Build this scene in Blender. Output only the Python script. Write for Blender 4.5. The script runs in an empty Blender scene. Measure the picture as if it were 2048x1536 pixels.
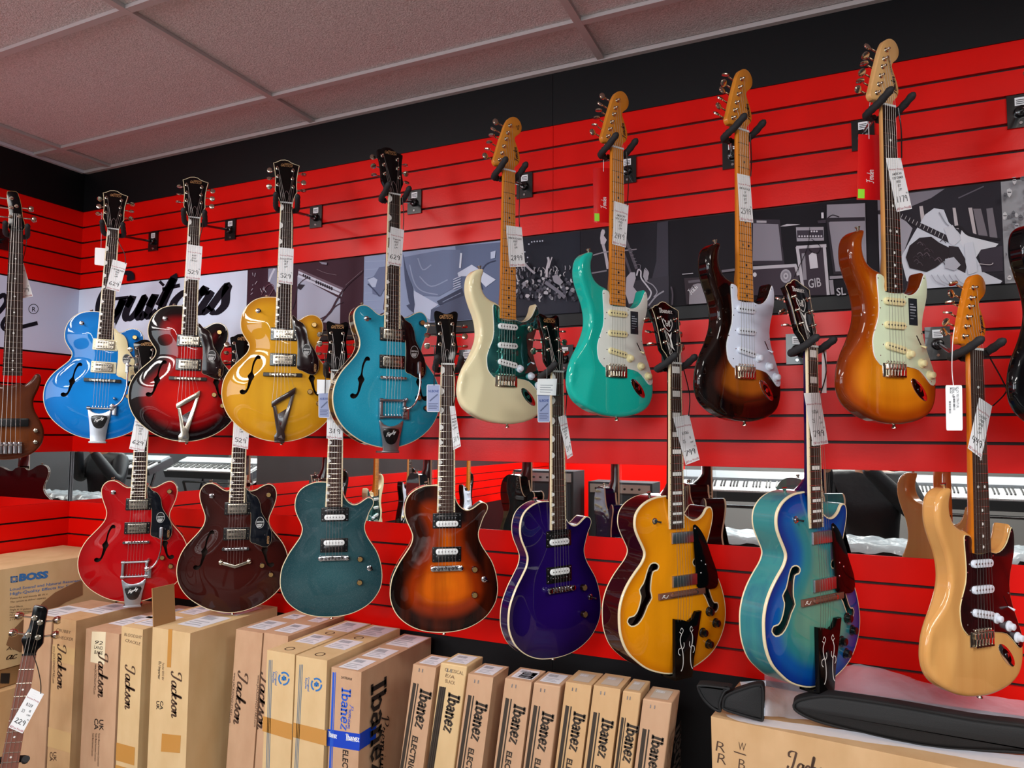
import bpy, bmesh, math, random
import numpy as np
from mathutils import Vector, Matrix
from mathutils.geometry import delaunay_2d_cdt, tessellate_polygon
random.seed(7)
C = bpy.context.scene.collection
PI = math.pi
R = math.radians
# ------------------------------------------------------------------ camera
F_PX, YAW, PIT, ROLL = 1432.4, 0.426934, 0.0690541, 0.0057287
CAM = np.array([3.33471, -2.258722, -1.066388])
def _axes():
    cy, sy, cp, sp = math.cos(YAW), math.sin(YAW), math.cos(PIT), math.sin(PIT)
    fw = np.array([-sy*cp, cy*cp, sp]); r0 = np.array([cy, sy, 0.0]); u0 = np.cross(r0, fw)
    r = math.cos(ROLL)*r0 + math.sin(ROLL)*u0; u = -math.sin(ROLL)*r0 + math.cos(ROLL)*u0
    return r, u, fw
CR, CU, CF = _axes()
cam = bpy.data.objects.new('camera', bpy.data.cameras.new('camera')); C.objects.link(cam)
cam.data.sensor_width = 36.0; cam.data.lens = F_PX/2048*36.0; cam.data.clip_start = 0.02
cam.matrix_world = Matrix(((CR[0], CU[0], -CF[0], CAM[0]), (CR[1], CU[1], -CF[1], CAM[1]), (CR[2], CU[2], -CF[2], CAM[2]), (0, 0, 0, 1)))
bpy.context.scene.camera = cam
def ray(x, y): return CF*F_PX + CR*(x-1024) + CU*(768-y)
def at(x, y, axis, val):                    # photo measurement -> point on the plane axis=val
    d = ray(x, y); t = (val-CAM[axis])/d[axis]; return CAM+d*t
S = 0.0762                                  # slat pitch (3 in)
ZF, ZC = -2.74, 0.19                        # floor, ceiling
# ------------------------------------------------------------------ materials
M = {}
def lin(c):
    if isinstance(c, str): c = [int(c[i:i+2], 16)/255 for i in (0, 2, 4)]
    return tuple((x/12.92 if x <= .04045 else ((x+.055)/1.055)**2.4) for x in c)+(1,)
def mat(name, col, rough=.5, metal=0, coat=0, spec=.5, noise=None, bump=None, alpha=None, trans=None, crough=.04):
    if name in M: return M[name]
    m = bpy.data.materials.new(name); m.use_nodes = True; nt = m.node_tree; b = nt.nodes['Principled BSDF']
    b.inputs['Base Color'].default_value = lin(col); b.inputs['Roughness'].default_value = rough
    b.inputs['Metallic'].default_value = metal; b.inputs['Coat Weight'].default_value = coat
    b.inputs['Coat Roughness'].default_value = crough; b.inputs['Coat IOR'].default_value = 1.38; b.inputs['Specular IOR Level'].default_value = spec
    if alpha is not None: b.inputs['Alpha'].default_value = alpha
    if trans is not None: b.inputs['Transmission Weight'].default_value = trans
    if noise or bump:
        tc = nt.nodes.new('ShaderNodeTexCoord')
    if noise:                                # (scale, colour2, stretch xyz)
        n = nt.nodes.new('ShaderNodeTexNoise'); mp = nt.nodes.new('ShaderNodeMapping'); mx = nt.nodes.new('ShaderNodeMix'); mx.data_type = 'RGBA'
        rp = nt.nodes.new('ShaderNodeValToRGB'); rp.color_ramp.elements[0].position = .35; rp.color_ramp.elements[1].position = .68
        mp.inputs['Scale'].default_value = noise[2] if len(noise) > 2 else (1, 1, 1)
        n.inputs['Scale'].default_value = noise[0]; n.inputs['Detail'].default_value = 4
        nt.links.new(tc.outputs['Object'], mp.inputs[0]); nt.links.new(mp.outputs[0], n.inputs['Vector'])
        nt.links.new(n.outputs['Fac'], rp.inputs[0]); nt.links.new(rp.outputs[0], mx.inputs[0])
        mx.inputs[6].default_value = lin(col); mx.inputs[7].default_value = lin(noise[1]); nt.links.new(mx.outputs[2], b.inputs['Base Color'])
    if bump:                                 # (scale, strength, distance)
        n = nt.nodes.new('ShaderNodeTexNoise'); bp = nt.nodes.new('ShaderNodeBump'); n.inputs['Scale'].default_value = bump[0]; n.inputs['Detail'].default_value = 3
        nt.links.new(tc.outputs['Object'], n.inputs['Vector']); nt.links.new(n.outputs['Fac'], bp.inputs['Height'])
        bp.inputs['Strength'].default_value = bump[1]; bp.inputs['Distance'].default_value = bump[2]; nt.links.new(bp.outputs[0], b.inputs['Normal'])
    M[name] = m; return m
def paint(name, stops, grain=0, flake=0, gcol='3a1a08', metal=0, rough=.35):
    """lacquered finish; stops = [(distance from the rim in mm, colour)]: a burst keeps its rim colour at the edge"""
    m = bpy.data.materials.new(name); m.use_nodes = True; nt = m.node_tree; b = nt.nodes['Principled BSDF']
    b.inputs['Roughness'].default_value = rough; b.inputs['Coat Weight'].default_value = 1; b.inputs['Coat Roughness'].default_value = .02; b.inputs['Coat IOR'].default_value = 1.36; b.inputs['Specular IOR Level'].default_value = .05; b.inputs['Metallic'].default_value = metal
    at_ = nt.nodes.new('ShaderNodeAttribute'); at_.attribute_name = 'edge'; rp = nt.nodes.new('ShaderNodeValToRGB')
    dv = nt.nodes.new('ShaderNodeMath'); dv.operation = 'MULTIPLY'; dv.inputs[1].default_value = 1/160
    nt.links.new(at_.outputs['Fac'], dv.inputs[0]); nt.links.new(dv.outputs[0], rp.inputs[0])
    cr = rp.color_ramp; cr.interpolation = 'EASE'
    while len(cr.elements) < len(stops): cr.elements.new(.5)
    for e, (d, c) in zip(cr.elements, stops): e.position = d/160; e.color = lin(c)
    out = rp.outputs[0]; tc = nt.nodes.new('ShaderNodeTexCoord')
    def mixnoise(scale, stretch, col, lo, hi, amt, out):
        mp = nt.nodes.new('ShaderNodeMapping'); mp.inputs['Scale'].default_value = stretch; n = nt.nodes.new('ShaderNodeTexNoise'); n.inputs['Scale'].default_value = scale; n.inputs['Detail'].default_value = 5
        mr = nt.nodes.new('ShaderNodeMapRange'); mr.inputs[1].default_value = lo; mr.inputs[2].default_value = hi; mr.inputs[4].default_value = amt
        mx = nt.nodes.new('ShaderNodeMix'); mx.data_type = 'RGBA'
        nt.links.new(tc.outputs['Object'], mp.inputs[0]); nt.links.new(mp.outputs[0], n.inputs['Vector']); nt.links.new(n.outputs['Fac'], mr.inputs[0])
        nt.links.new(mr.outputs[0], mx.inputs[0]); nt.links.new(out, mx.inputs[6]); mx.inputs[7].default_value = lin(col); return mx.outputs[2]
    if grain: out = mixnoise(26, (1, 1, .09), gcol, .45, .75, grain, out)
    if flake: out = mixnoise(900, (1, 1, 1), 'ffffff', .55, .8, flake, out)
    nt.links.new(out, b.inputs['Base Color']); M[name] = m; return m
# ------------------------------------------------------------------ mesh builder
class MB:
    def __init__(s, guitar=False): s.v, s.f, s.m, s.g, s.attr = [], [], [], guitar, None
    def add(s, vs, fs, mi=0):
        b = len(s.v); s.v.extend(tuple(map(float, q)) for q in vs)
        for f in fs: s.f.append(tuple(b+i for i in f)); s.m.append(mi)
        return b
    def box(s, x0, x1, y0, y1, z0, z1, mi=0):
        s.add([(x0, y0, z0), (x1, y0, z0), (x1, y1, z0), (x0, y1, z0), (x0, y0, z1), (x1, y0, z1), (x1, y1, z1), (x0, y1, z1)],
              [(0, 3, 2, 1), (4, 5, 6, 7), (0, 1, 5, 4), (1, 2, 6, 5), (2, 3, 7, 6), (3, 0, 4, 7)], mi)
    def tube(s, pts, r, n=8, mi=0, closed=False):
        pts = [Vector(q) for q in pts]; k = len(pts); rs = r if isinstance(r, (list, tuple)) else [r]*k; prev = None; vs = []
        for i, q in enumerate(pts):
            d = (pts[min(i+1, k-1)]-pts[max(i-1, 0)]).normalized()
            if prev is None: a = d.orthogonal().normalized()
            else:
                a = prev-d*prev.dot(d); a = a.normalized() if a.length > 1e-6 else d.orthogonal().normalized()
            prev = a; c = d.cross(a)
            for j in range(n): t = 2*PI*j/n; vs.append(q+(a*math.cos(t)+c*math.sin(t))*rs[i])
        fs = [(i*n+j, i*n+(j+1) % n, (i+1)*n+(j+1) % n, (i+1)*n+j) for i in range(k-1) for j in range(n)]
        fs += [tuple(range(n-1, -1, -1)), tuple((k-1)*n+j for j in range(n))]
        s.add(vs, fs, mi)
    def lathe(s, c, ax, prof, n=16, mi=0):   # prof = [(distance along axis, radius)]
        ax = Vector(ax).normalized(); s_ = [Vector(c)+ax*h for h, r in prof]
        a = ax.orthogonal().normalized(); b = ax.cross(a)
        vs = [p+(a*math.cos(2*PI*j/n)+b*math.sin(2*PI*j/n))*r for p, (h, r) in zip(s_, prof) for j in range(n)]
        k = len(prof); fs = [(i*n+j, i*n+(j+1) % n, (i+1)*n+(j+1) % n, (i+1)*n+j) for i in range(k-1) for j in range(n)]
        fs += [tuple(range(n-1, -1, -1)), tuple((k-1)*n+j for j in range(n))]
        s.add(vs, fs, mi)
    def plate(s, poly, w0, w1, bev=0, mf=0, ms=None, T=None):   # prism of a 2D outline between w0 (back) and w1 (front)
        ms = mf if ms is None else ms; poly = ccw(poly); n = len(poly); T = T or (lambda u, v, w: (u, v, w))
        rings = [(0, w0)]
        if bev: rings += [(0, w1-bev), (bev*.3, w1-bev*.3), (bev, w1)]
        else: rings += [(0, w1)]
        vs = []
        for ins, w in rings: vs += [T(p[0], p[1], w) for p in (inset(poly, ins) if ins else poly)]
        b = s.add(vs, [], 0); k = len(rings)
        for i in range(k-1):
            for j in range(n): s.f.append((b+i*n+j, b+i*n+(j+1) % n, b+(i+1)*n+(j+1) % n, b+(i+1)*n+j)); s.m.append(ms)
        tri = tessellate_polygon([[Vector((p[0], p[1], 0)) for p in poly]])
        for t in tri:
            a, bb, c = (poly[i] for i in t); o = (bb[0]-a[0])*(c[1]-a[1])-(bb[1]-a[1])*(c[0]-a[0]); t = t if o > 0 else t[::-1]
            s.f.append(tuple(b+(k-1)*n+i for i in t)); s.m.append(mf); s.f.append(tuple(b+i for i in t[::-1])); s.m.append(ms)
    def flat(s, poly, w, mi=0, T=None):
        poly = ccw(poly); T = T or (lambda u, v, w: (u, v, w)); b = s.add([T(p[0], p[1], w) for p in poly], [], 0)
        for t in tessellate_polygon([[Vector((p[0], p[1], 0)) for p in poly]]):
            a, bb, c = (poly[i] for i in t); o = (bb[0]-a[0])*(c[1]-a[1])-(bb[1]-a[1])*(c[0]-a[0])
            s.f.append(tuple(b+i for i in (t if o > 0 else t[::-1]))); s.m.append(mi)
    def glyphs(s, vf, place, mi):            # flat lettering; place(x, y) -> 3D
        vs, fs = vf; s.add([place(x, y) for x, y in vs], fs, mi)
    def build(s, name, mats, parent=None, smooth=40, local=None):
        me = bpy.data.meshes.new(name)
        vs = [(u*.001, -w*.001, v*.001) for u, v, w in s.v] if s.g else s.v
        if local: L = Vector(local); vs = [tuple(Vector(q)-L) for q in vs]
        me.from_pydata(vs, [], s.f); mats = mats if isinstance(mats, (list, tuple)) else [mats]
        for m in mats: me.materials.append(m)
        me.polygons.foreach_set('material_index', s.m)
        if s.attr is not None:
            a = me.attributes.new('edge', 'FLOAT', 'POINT'); vals = list(s.attr)+[0]*(len(vs)-len(s.attr)); a.data.foreach_set('value', vals)
        me.validate(); me.update()
        if smooth:
            me.polygons.foreach_set('use_smooth', [True]*len(me.polygons)); me.set_sharp_from_angle(angle=R(smooth))
        o = bpy.data.objects.new(name, me); C.objects.link(o)
        if parent is not None: o.parent = parent
        if local: o.location = local
        return o
def area2(p): return sum(p[i][0]*p[(i+1) % len(p)][1]-p[(i+1) % len(p)][0]*p[i][1] for i in range(len(p)))
def ccw(p): p = [tuple(q[:2]) for q in p]; return p if area2(p) > 0 else p[::-1]
def inset(p, d):
    n = len(p); o = []
    for i in range(n):
        a, b, c = np.array(p[i-1]), np.array(p[i]), np.array(p[(i+1) % n]); e = b-a; f = c-b
        e = e/(np.linalg.norm(e)+1e-9); f = f/(np.linalg.norm(f)+1e-9); nn = np.array((-e[1], e[0]))+np.array((-f[1], f[0])); L = np.linalg.norm(nn)
        nn = nn/L if L > 1e-6 else np.array((-e[1], e[0])); k = max(.5, nn.dot((-e[1], e[0]))); o.append(tuple(b+nn*d/k))
    return o
def spline(p, n=4, closed=True):
    k = len(p); o = []; p = [np.array(q, float) for q in p]
    for i in range(k if closed else k-1):
        a, b, c, d = (p[(i-1) % k], p[i], p[(i+1) % k], p[(i+2) % k]) if closed else (p[max(i-1, 0)], p[i], p[i+1], p[min(i+2, k-1)])
        for j in range(n):
            t = j/n; o.append(tuple(.5*((2*b)+(-a+c)*t+(2*a-5*b+4*c-d)*t*t+(-a+3*b-3*c+d)*t**3)))
    if not closed: o.append(tuple(p[-1]))
    return o
def rrect(cx, cy, w, h, r, n=4, rot=0):
    o = []
    for sx, sy, a0 in ((1, 1, 0), (-1, 1, 90), (-1, -1, 180), (1, -1, 270)):
        for j in range(n+1):
            a = R(a0+90*j/n); o.append((sx*(w/2-r)+r*math.cos(a), sy*(h/2-r)+r*math.sin(a)))
    c, s_ = math.cos(rot), math.sin(rot); return [(cx+x*c-y*s_, cy+x*s_+y*c) for x, y in o]
def circ(cx, cy, r, n=14, ry=None): ry = ry or r; return [(cx+r*math.cos(2*PI*j/n), cy+ry*math.sin(2*PI*j/n)) for j in range(n)]
def ribbon(pts, w):                          # flat stroke of width w (number or list) in 2D
    n = len(pts); ws = w if isinstance(w, (list, tuple)) else [w]*n; vs = []; P = [np.array(q[:2], float) for q in pts]
    for i in range(n):
        d = P[min(i+1, n-1)]-P[max(i-1, 0)]; L = np.linalg.norm(d); d = d/L if L > 1e-9 else np.array((1., 0)); nn = np.array((-d[1], d[0]))*ws[i]/2
        vs += [tuple(P[i]-nn), tuple(P[i]+nn)]
    return vs, [(2*i, 2*i+2, 2*i+3, 2*i+1) for i in range(n-1)]
def merge(*vfs):
    V, F = [], []
    for vs, fs in vfs:
        b = len(V); V += list(vs); F += [tuple(b+i for i in f) for f in fs]
    return V, F
_tc = {}
def text(s, shear=0, bold=0, sp=1.0, sx=1.0):   # built-in font glyphs, height 1, origin at the left baseline; returns (vf, width)
    k = (s, shear, bold, sp, sx)
    if k in _tc: return _tc[k]
    cu = bpy.data.curves.new('t', 'FONT'); cu.body = s; cu.size = 1.4; cu.shear = shear; cu.offset = bold; cu.resolution_u = 2; cu.fill_mode = 'FRONT'; cu.space_character = sp
    o = bpy.data.objects.new('t', cu); C.objects.link(o); bpy.context.view_layer.update(); me = bpy.data.meshes.new_from_object(o.evaluated_get(bpy.context.evaluated_depsgraph_get()))
    vs = [(v.co.x*sx, v.co.y) for v in me.vertices]; fs = []
    for q in me.polygons:
        t = list(q.vertices); p = [vs[i] for i in t]; fs.append(tuple(t) if area2(p) > 0 else tuple(t[::-1]))
    bpy.data.objects.remove(o); bpy.data.curves.remove(cu); bpy.data.meshes.remove(me)
    w = max([v[0] for v in vs], default=0); _tc[k] = ((vs, fs), w); return _tc[k]
# pen strokes of a cursive script (x, y in units of x-height; third value = pen width)
SC = {
 'G': (1.5, [[(1.35, 1.75), (1.2, 2.05), (.8, 2.1), (.35, 1.7), (.12, 1.0), (.3, .3), (.75, .05), (1.15, .4), (1.25, .95), (1.2, .3), (1.0, -.5), (.6, -.8), (.2, -.7)], [(.75, .98), (1.5, 1.0)]]),
 'J': (1.25, [[(.3, 1.45), (.0, 1.5), (-.05, 1.85), (.3, 2.1), (.95, 2.12)], [(.95, 2.12), (.8, 1.2), (.6, .3), (.25, -.05), (0, .15), (.1, .4)]]),
 'F': (1.15, [[(.1, 1.8), (.35, 2.05), (.8, 2.0), (1.35, 2.15)], [(.75, 2.0), (.6, 1.0), (.4, .2), (.05, -.1), (-.1, .1)], [(.2, 1.1), (1.0, 1.15)]]),
 'B': (1.3, [[(.35, 2.0), (.3, 1), (.2, 0)], [(.1, 1.8), (.5, 2.15), (1.0, 2.0), (1.0, 1.5), (.5, 1.1), (1.05, .9), (1.1, .3), (.6, 0), (.15, .15)]]),
 'P': (1.2, [[(.45, 2.0), (.35, 1), (.2, 0)], [(.05, 1.6), (.4, 2.1), (1.0, 2.05), (1.15, 1.6), (.8, 1.1), (.4, 1.05)]]),
 'm': (1.4, [[(.05, .7), (.2, 1.0), (.12, 0)], [(.15, .4), (.45, 1.0), (.6, .8), (.52, 0)], [(.55, .4), (.85, 1.0), (1.05, .8), (.95, .2), (1.1, 0), (1.4, .25)]]),
 'S': (1.2, [[(1.0, 1.8), (.7, 2.1), (.35, 1.8), (.6, 1.2), (.85, .6), (.5, 0), (.05, .2)]]),
 'a': (1.0, [[(.8, .85), (.45, 1.0), (.12, .6), (.2, .08), (.5, .1), (.78, .6), (.85, 1.0), (.78, .3), (.9, .02), (1.1, .25)]]),
 'b': (.95, [[(.0, .2), (.3, 1.2), (.4, 2.0), (.25, 2.0), (.15, 1.0), (.2, .1), (.55, .05), (.75, .5), (.6, .95), (.3, .7)]]),
 'c': (.8, [[(.72, .8), (.5, 1.0), (.18, .7), (.15, .25), (.4, 0), (.85, .3)]]),
 'd': (1.0, [[(.8, .85), (.45, 1.0), (.12, .6), (.2, .08), (.5, .1), (.8, .7), (.95, 2.0), (.8, .4), (.92, .02), (1.1, .25)]]),
 'e': (.8, [[(.12, .45), (.5, .6), (.62, .9), (.38, 1.0), (.14, .6), (.2, .1), (.5, 0), (.85, .3)]]),
 'g': (.95, [[(.8, .85), (.45, 1.0), (.12, .6), (.2, .08), (.5, .1), (.8, .9), (.7, -.3), (.35, -.85), (.05, -.55), (.5, -.1), (1.0, .25)]]),
 'i': (.5, [[(.1, .5), (.25, 1.0), (.15, .3), (.28, .02), (.55, .3)], [(.36, 1.42), (.42, 1.5)]]),
 'k': (.95, [[(0, .2), (.3, 1.3), (.38, 2.0), (.24, 1.9), (.1, 0)], [(.15, .5), (.5, 1.0), (.68, .85), (.3, .5), (.5, .1), (.95, .2)]]),
 'n': (1.0, [[(.05, .7), (.2, 1.0), (.12, 0)], [(.15, .4), (.5, 1.0), (.68, .8), (.6, .2), (.75, 0), (1.05, .25)]]),
 'o': (.85, [[(.5, 1.0), (.15, .7), (.15, .2), (.4, 0), (.7, .3), (.68, .8), (.45, 1.0), (.9, .85)]]),
 'q': (.95, [[(.8, .85), (.45, 1.0), (.12, .6), (.2, .08), (.5, .1), (.8, .9), (.65, -.9)]]),
 'r': (.75, [[(.05, .6), (.3, 1.1), (.3, .85), (.6, .85), (.42, .3), (.5, .02), (.8, .25)]]),
 's': (.75, [[(0, .15), (.45, 1.1), (.5, .8), (.6, .3), (.35, 0), (.1, .1)]]),
 't': (.6, [[(.05, .5), (.4, 1.75), (.22, .4), (.35, .02), (.65, .3)], [(0, 1.2), (.75, 1.3)]]),
 'u': (1.0, [[(0, .6), (.2, 1.0), (.1, .3), (.3, 0), (.6, .3), (.8, 1.0), (.7, .3), (.85, 0), (1.05, .25)]]),
 'y': (.95, [[(0, .6), (.2, 1.0), (.15, .35), (.4, .1), (.75, .9), (.6, -.4), (.3, -.85), (.05, -.55), (.6, 0), (1.0, .3)]]),
}
SL = {   # heavy slab letters
 'I': (.62, [[(.31, 0), (.31, 1.45)], [(.05, .06), (.57, .06)], [(.05, 1.4), (.57, 1.4)]]),
 'b': (.8, [[(.16, 0), (.16, 1.45)], [(0, 1.4), (.2, 1.4)], [(.2, .75), (.45, .95), (.68, .75), (.68, .25), (.45, .05), (.2, .2)]]),
 'a': (.78, [[(.12, .8), (.35, .95), (.6, .8), (.6, .1), (.74, .05)], [(.58, .55), (.2, .5), (.12, .2), (.35, .02), (.58, .2)]]),
 'n': (.86, [[(.18, 0), (.18, .95)], [(.02, .92), (.2, .92)], [(.2, .7), (.42, .95), (.64, .75), (.64, 0)], [(.04, .04), (.34, .04)], [(.5, .04), (.8, .04)]]),
 'e': (.76, [[(.14, .5), (.64, .52), (.6, .85), (.38, .97), (.14, .75), (.12, .25), (.36, .03), (.66, .2)]]),
 'z': (.72, [[(.1, .92), (.62, .92), (.1, .06), (.64, .06)]]),
}
def pen(font, s, w=.17, shear=.0, vary=True, n=5):
    x, out = 0, []
    for ch in s:
        if ch == ' ': x += .6; continue
        adv, st = font[ch]
        for q in st:
            p = spline([(a+x+b*shear, b) for a, b in q], n, False) if len(q) > 2 and vary is not None else [(a+x+b*shear, b) for a, b in q]
            ws = [w]*len(p)
            if vary:                          # broad on down strokes, fine on the hairlines
                for i in range(len(p)):
                    a, b = p[max(i-1, 0)], p[min(i+1, len(p)-1)]; L = math.hypot(b[0]-a[0], b[1]-a[1])+1e-9; ws[i] = w*(.45+.75*abs(b[1]-a[1])/L)
            out.append(ribbon(p, ws))
        x += adv
    return merge(*out), x
def script(s, w=.17, shear=.25): return pen(SC, s, w, shear)
def slab(s, w=.2, shear=.12): return pen(SL, s, w, shear, None)
DG = {'0': [[(.3, 1), (.05, .7), (.08, .2), (.3, 0), (.5, .25), (.5, .75), (.3, 1)]], '1': [[(.25, 1), (.2, 0)]], '2': [[(.05, .8), (.25, 1), (.45, .8), (.3, .4), (.02, .05), (.2, .1), (.55, 0)]],
 '3': [[(.05, .9), (.35, 1), (.4, .7), (.2, .55), (.48, .4), (.4, .05), (.02, .05)]], '4': [[(.12, 1), (.05, .5), (.5, .5)], [(.42, 1), (.35, 0)]], '5': [[(.5, 1), (.12, 1), (.08, .6), (.35, .62), (.48, .3), (.3, 0), (.02, .08)]],
 '6': [[(.4, 1), (.1, .6), (.05, .2), (.25, 0), (.45, .2), (.35, .45), (.08, .3)]], '7': [[(.03, .95), (.5, 1), (.2, 0)]], '8': [[(.45, .85), (.25, 1), (.08, .8), (.4, .35), (.25, 0), (.05, .25), (.45, .8)]],
 '9': [[(.48, .85), (.25, 1), (.06, .7), (.25, .5), (.48, .8), (.4, 0)]], '$': [[(.45, .8), (.1, .8), (.1, .5), (.45, .45), (.4, .15), (.05, .15)], [(.25, 1.05), (.25, -.1)]], '%': [[(.5, 1), (.05, 0)], [(.1, .9), (.15, .85)], [(.4, .15), (.45, .1)]]}
def hand(s, w=.07):
    x, out = 0, []
    for ch in s:
        for q in DG.get(ch, []): out.append(ribbon([(a+x, b) for a, b in q], w))
        x += .6
    return merge(*out), x
# ------------------------------------------------------------------ objects
def tag(o, label, cat, group=None, kind=None):
    if label: o['label'] = label
    if cat: o['category'] = cat
    if group: o['group'] = group
    if kind: o['kind'] = kind
    return o
def empty(name, label, cat, loc=(0, 0, 0), rz=0, group=None):
    o = bpy.data.objects.new(name, None); C.objects.link(o); o.location = loc; o.rotation_euler = (0, 0, rz); o.empty_display_size = .05
    return tag(o, label, cat, group)
chrome = mat('chrome', 'd8d8dc', .12, 1); chrome_dull = mat('satin_chrome', 'b9bcc4', .28, 1); nickel = mat('nickel', 'c9bfae', .18, 1); steel = mat('string_steel', 'a8a4a0', .4, 1); fretshade = mat('shade_toned_fret_wire', '5c4426', .4, .5)  # frets on maple: nickel wire with its dark, turned-from-light look painted into the colour
blk = mat('black_plastic', '0b0b0d', .25, 0, .6); blk_gloss = mat('black_lacquer', '040405', .12, 0, 0, .3); cream = mat('cream_plastic', 'e6dfbb', .3, 0, .4); binding = mat('cream_binding', 'e2d3ae', .35, 0, .6)
white_p = mat('white_plastic', 'e9ecec', .3, 0, .4); aged = mat('aged_white_plastic', 'e8dda8', .3, 0, .4); rubber = mat('black_foam_rubber', '1b1c1f', .75, bump=(220, .5, .002))
rosew = mat('rosewood', '2e1a13', .6, 0, 0, .2, noise=(40, '1e110c', (1, 1, .1))); laurel = mat('laurel_board', '48322a', .6, 0, 0, .2, noise=(60, '2c1d18', (1, 1, .1)))
maple = mat('amber_maple', 'd88a28', .35, 0, .5, noise=(18, 'c87818', (1, 1, .15))); palemaple = mat('pale_maple', 'e0b274', .35, 0, .7, noise=(18, 'cf9754', (1, 1, .15))); pearl = mat('pearl_inlay', 'e6e6e2', .25, 0, .6)
ebony = mat('ebony', '17110f', .4); goldish = mat('warm_gold_print', 'b98a5a', .4, .3); mahog = mat('dark_red_mahogany', '3c0f0e', .3, 0, 1); paper = mat('white_paper', 'f2f5f8', .6); inkk = mat('black_ink', '10131a', .6); inkr = mat('red_ink', 'a8324a', .6)
darkwood = mat('dark_inside_wood', '2a1810', .8); greyprint = mat('grey_print', '9aa0aa', .6)
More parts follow.
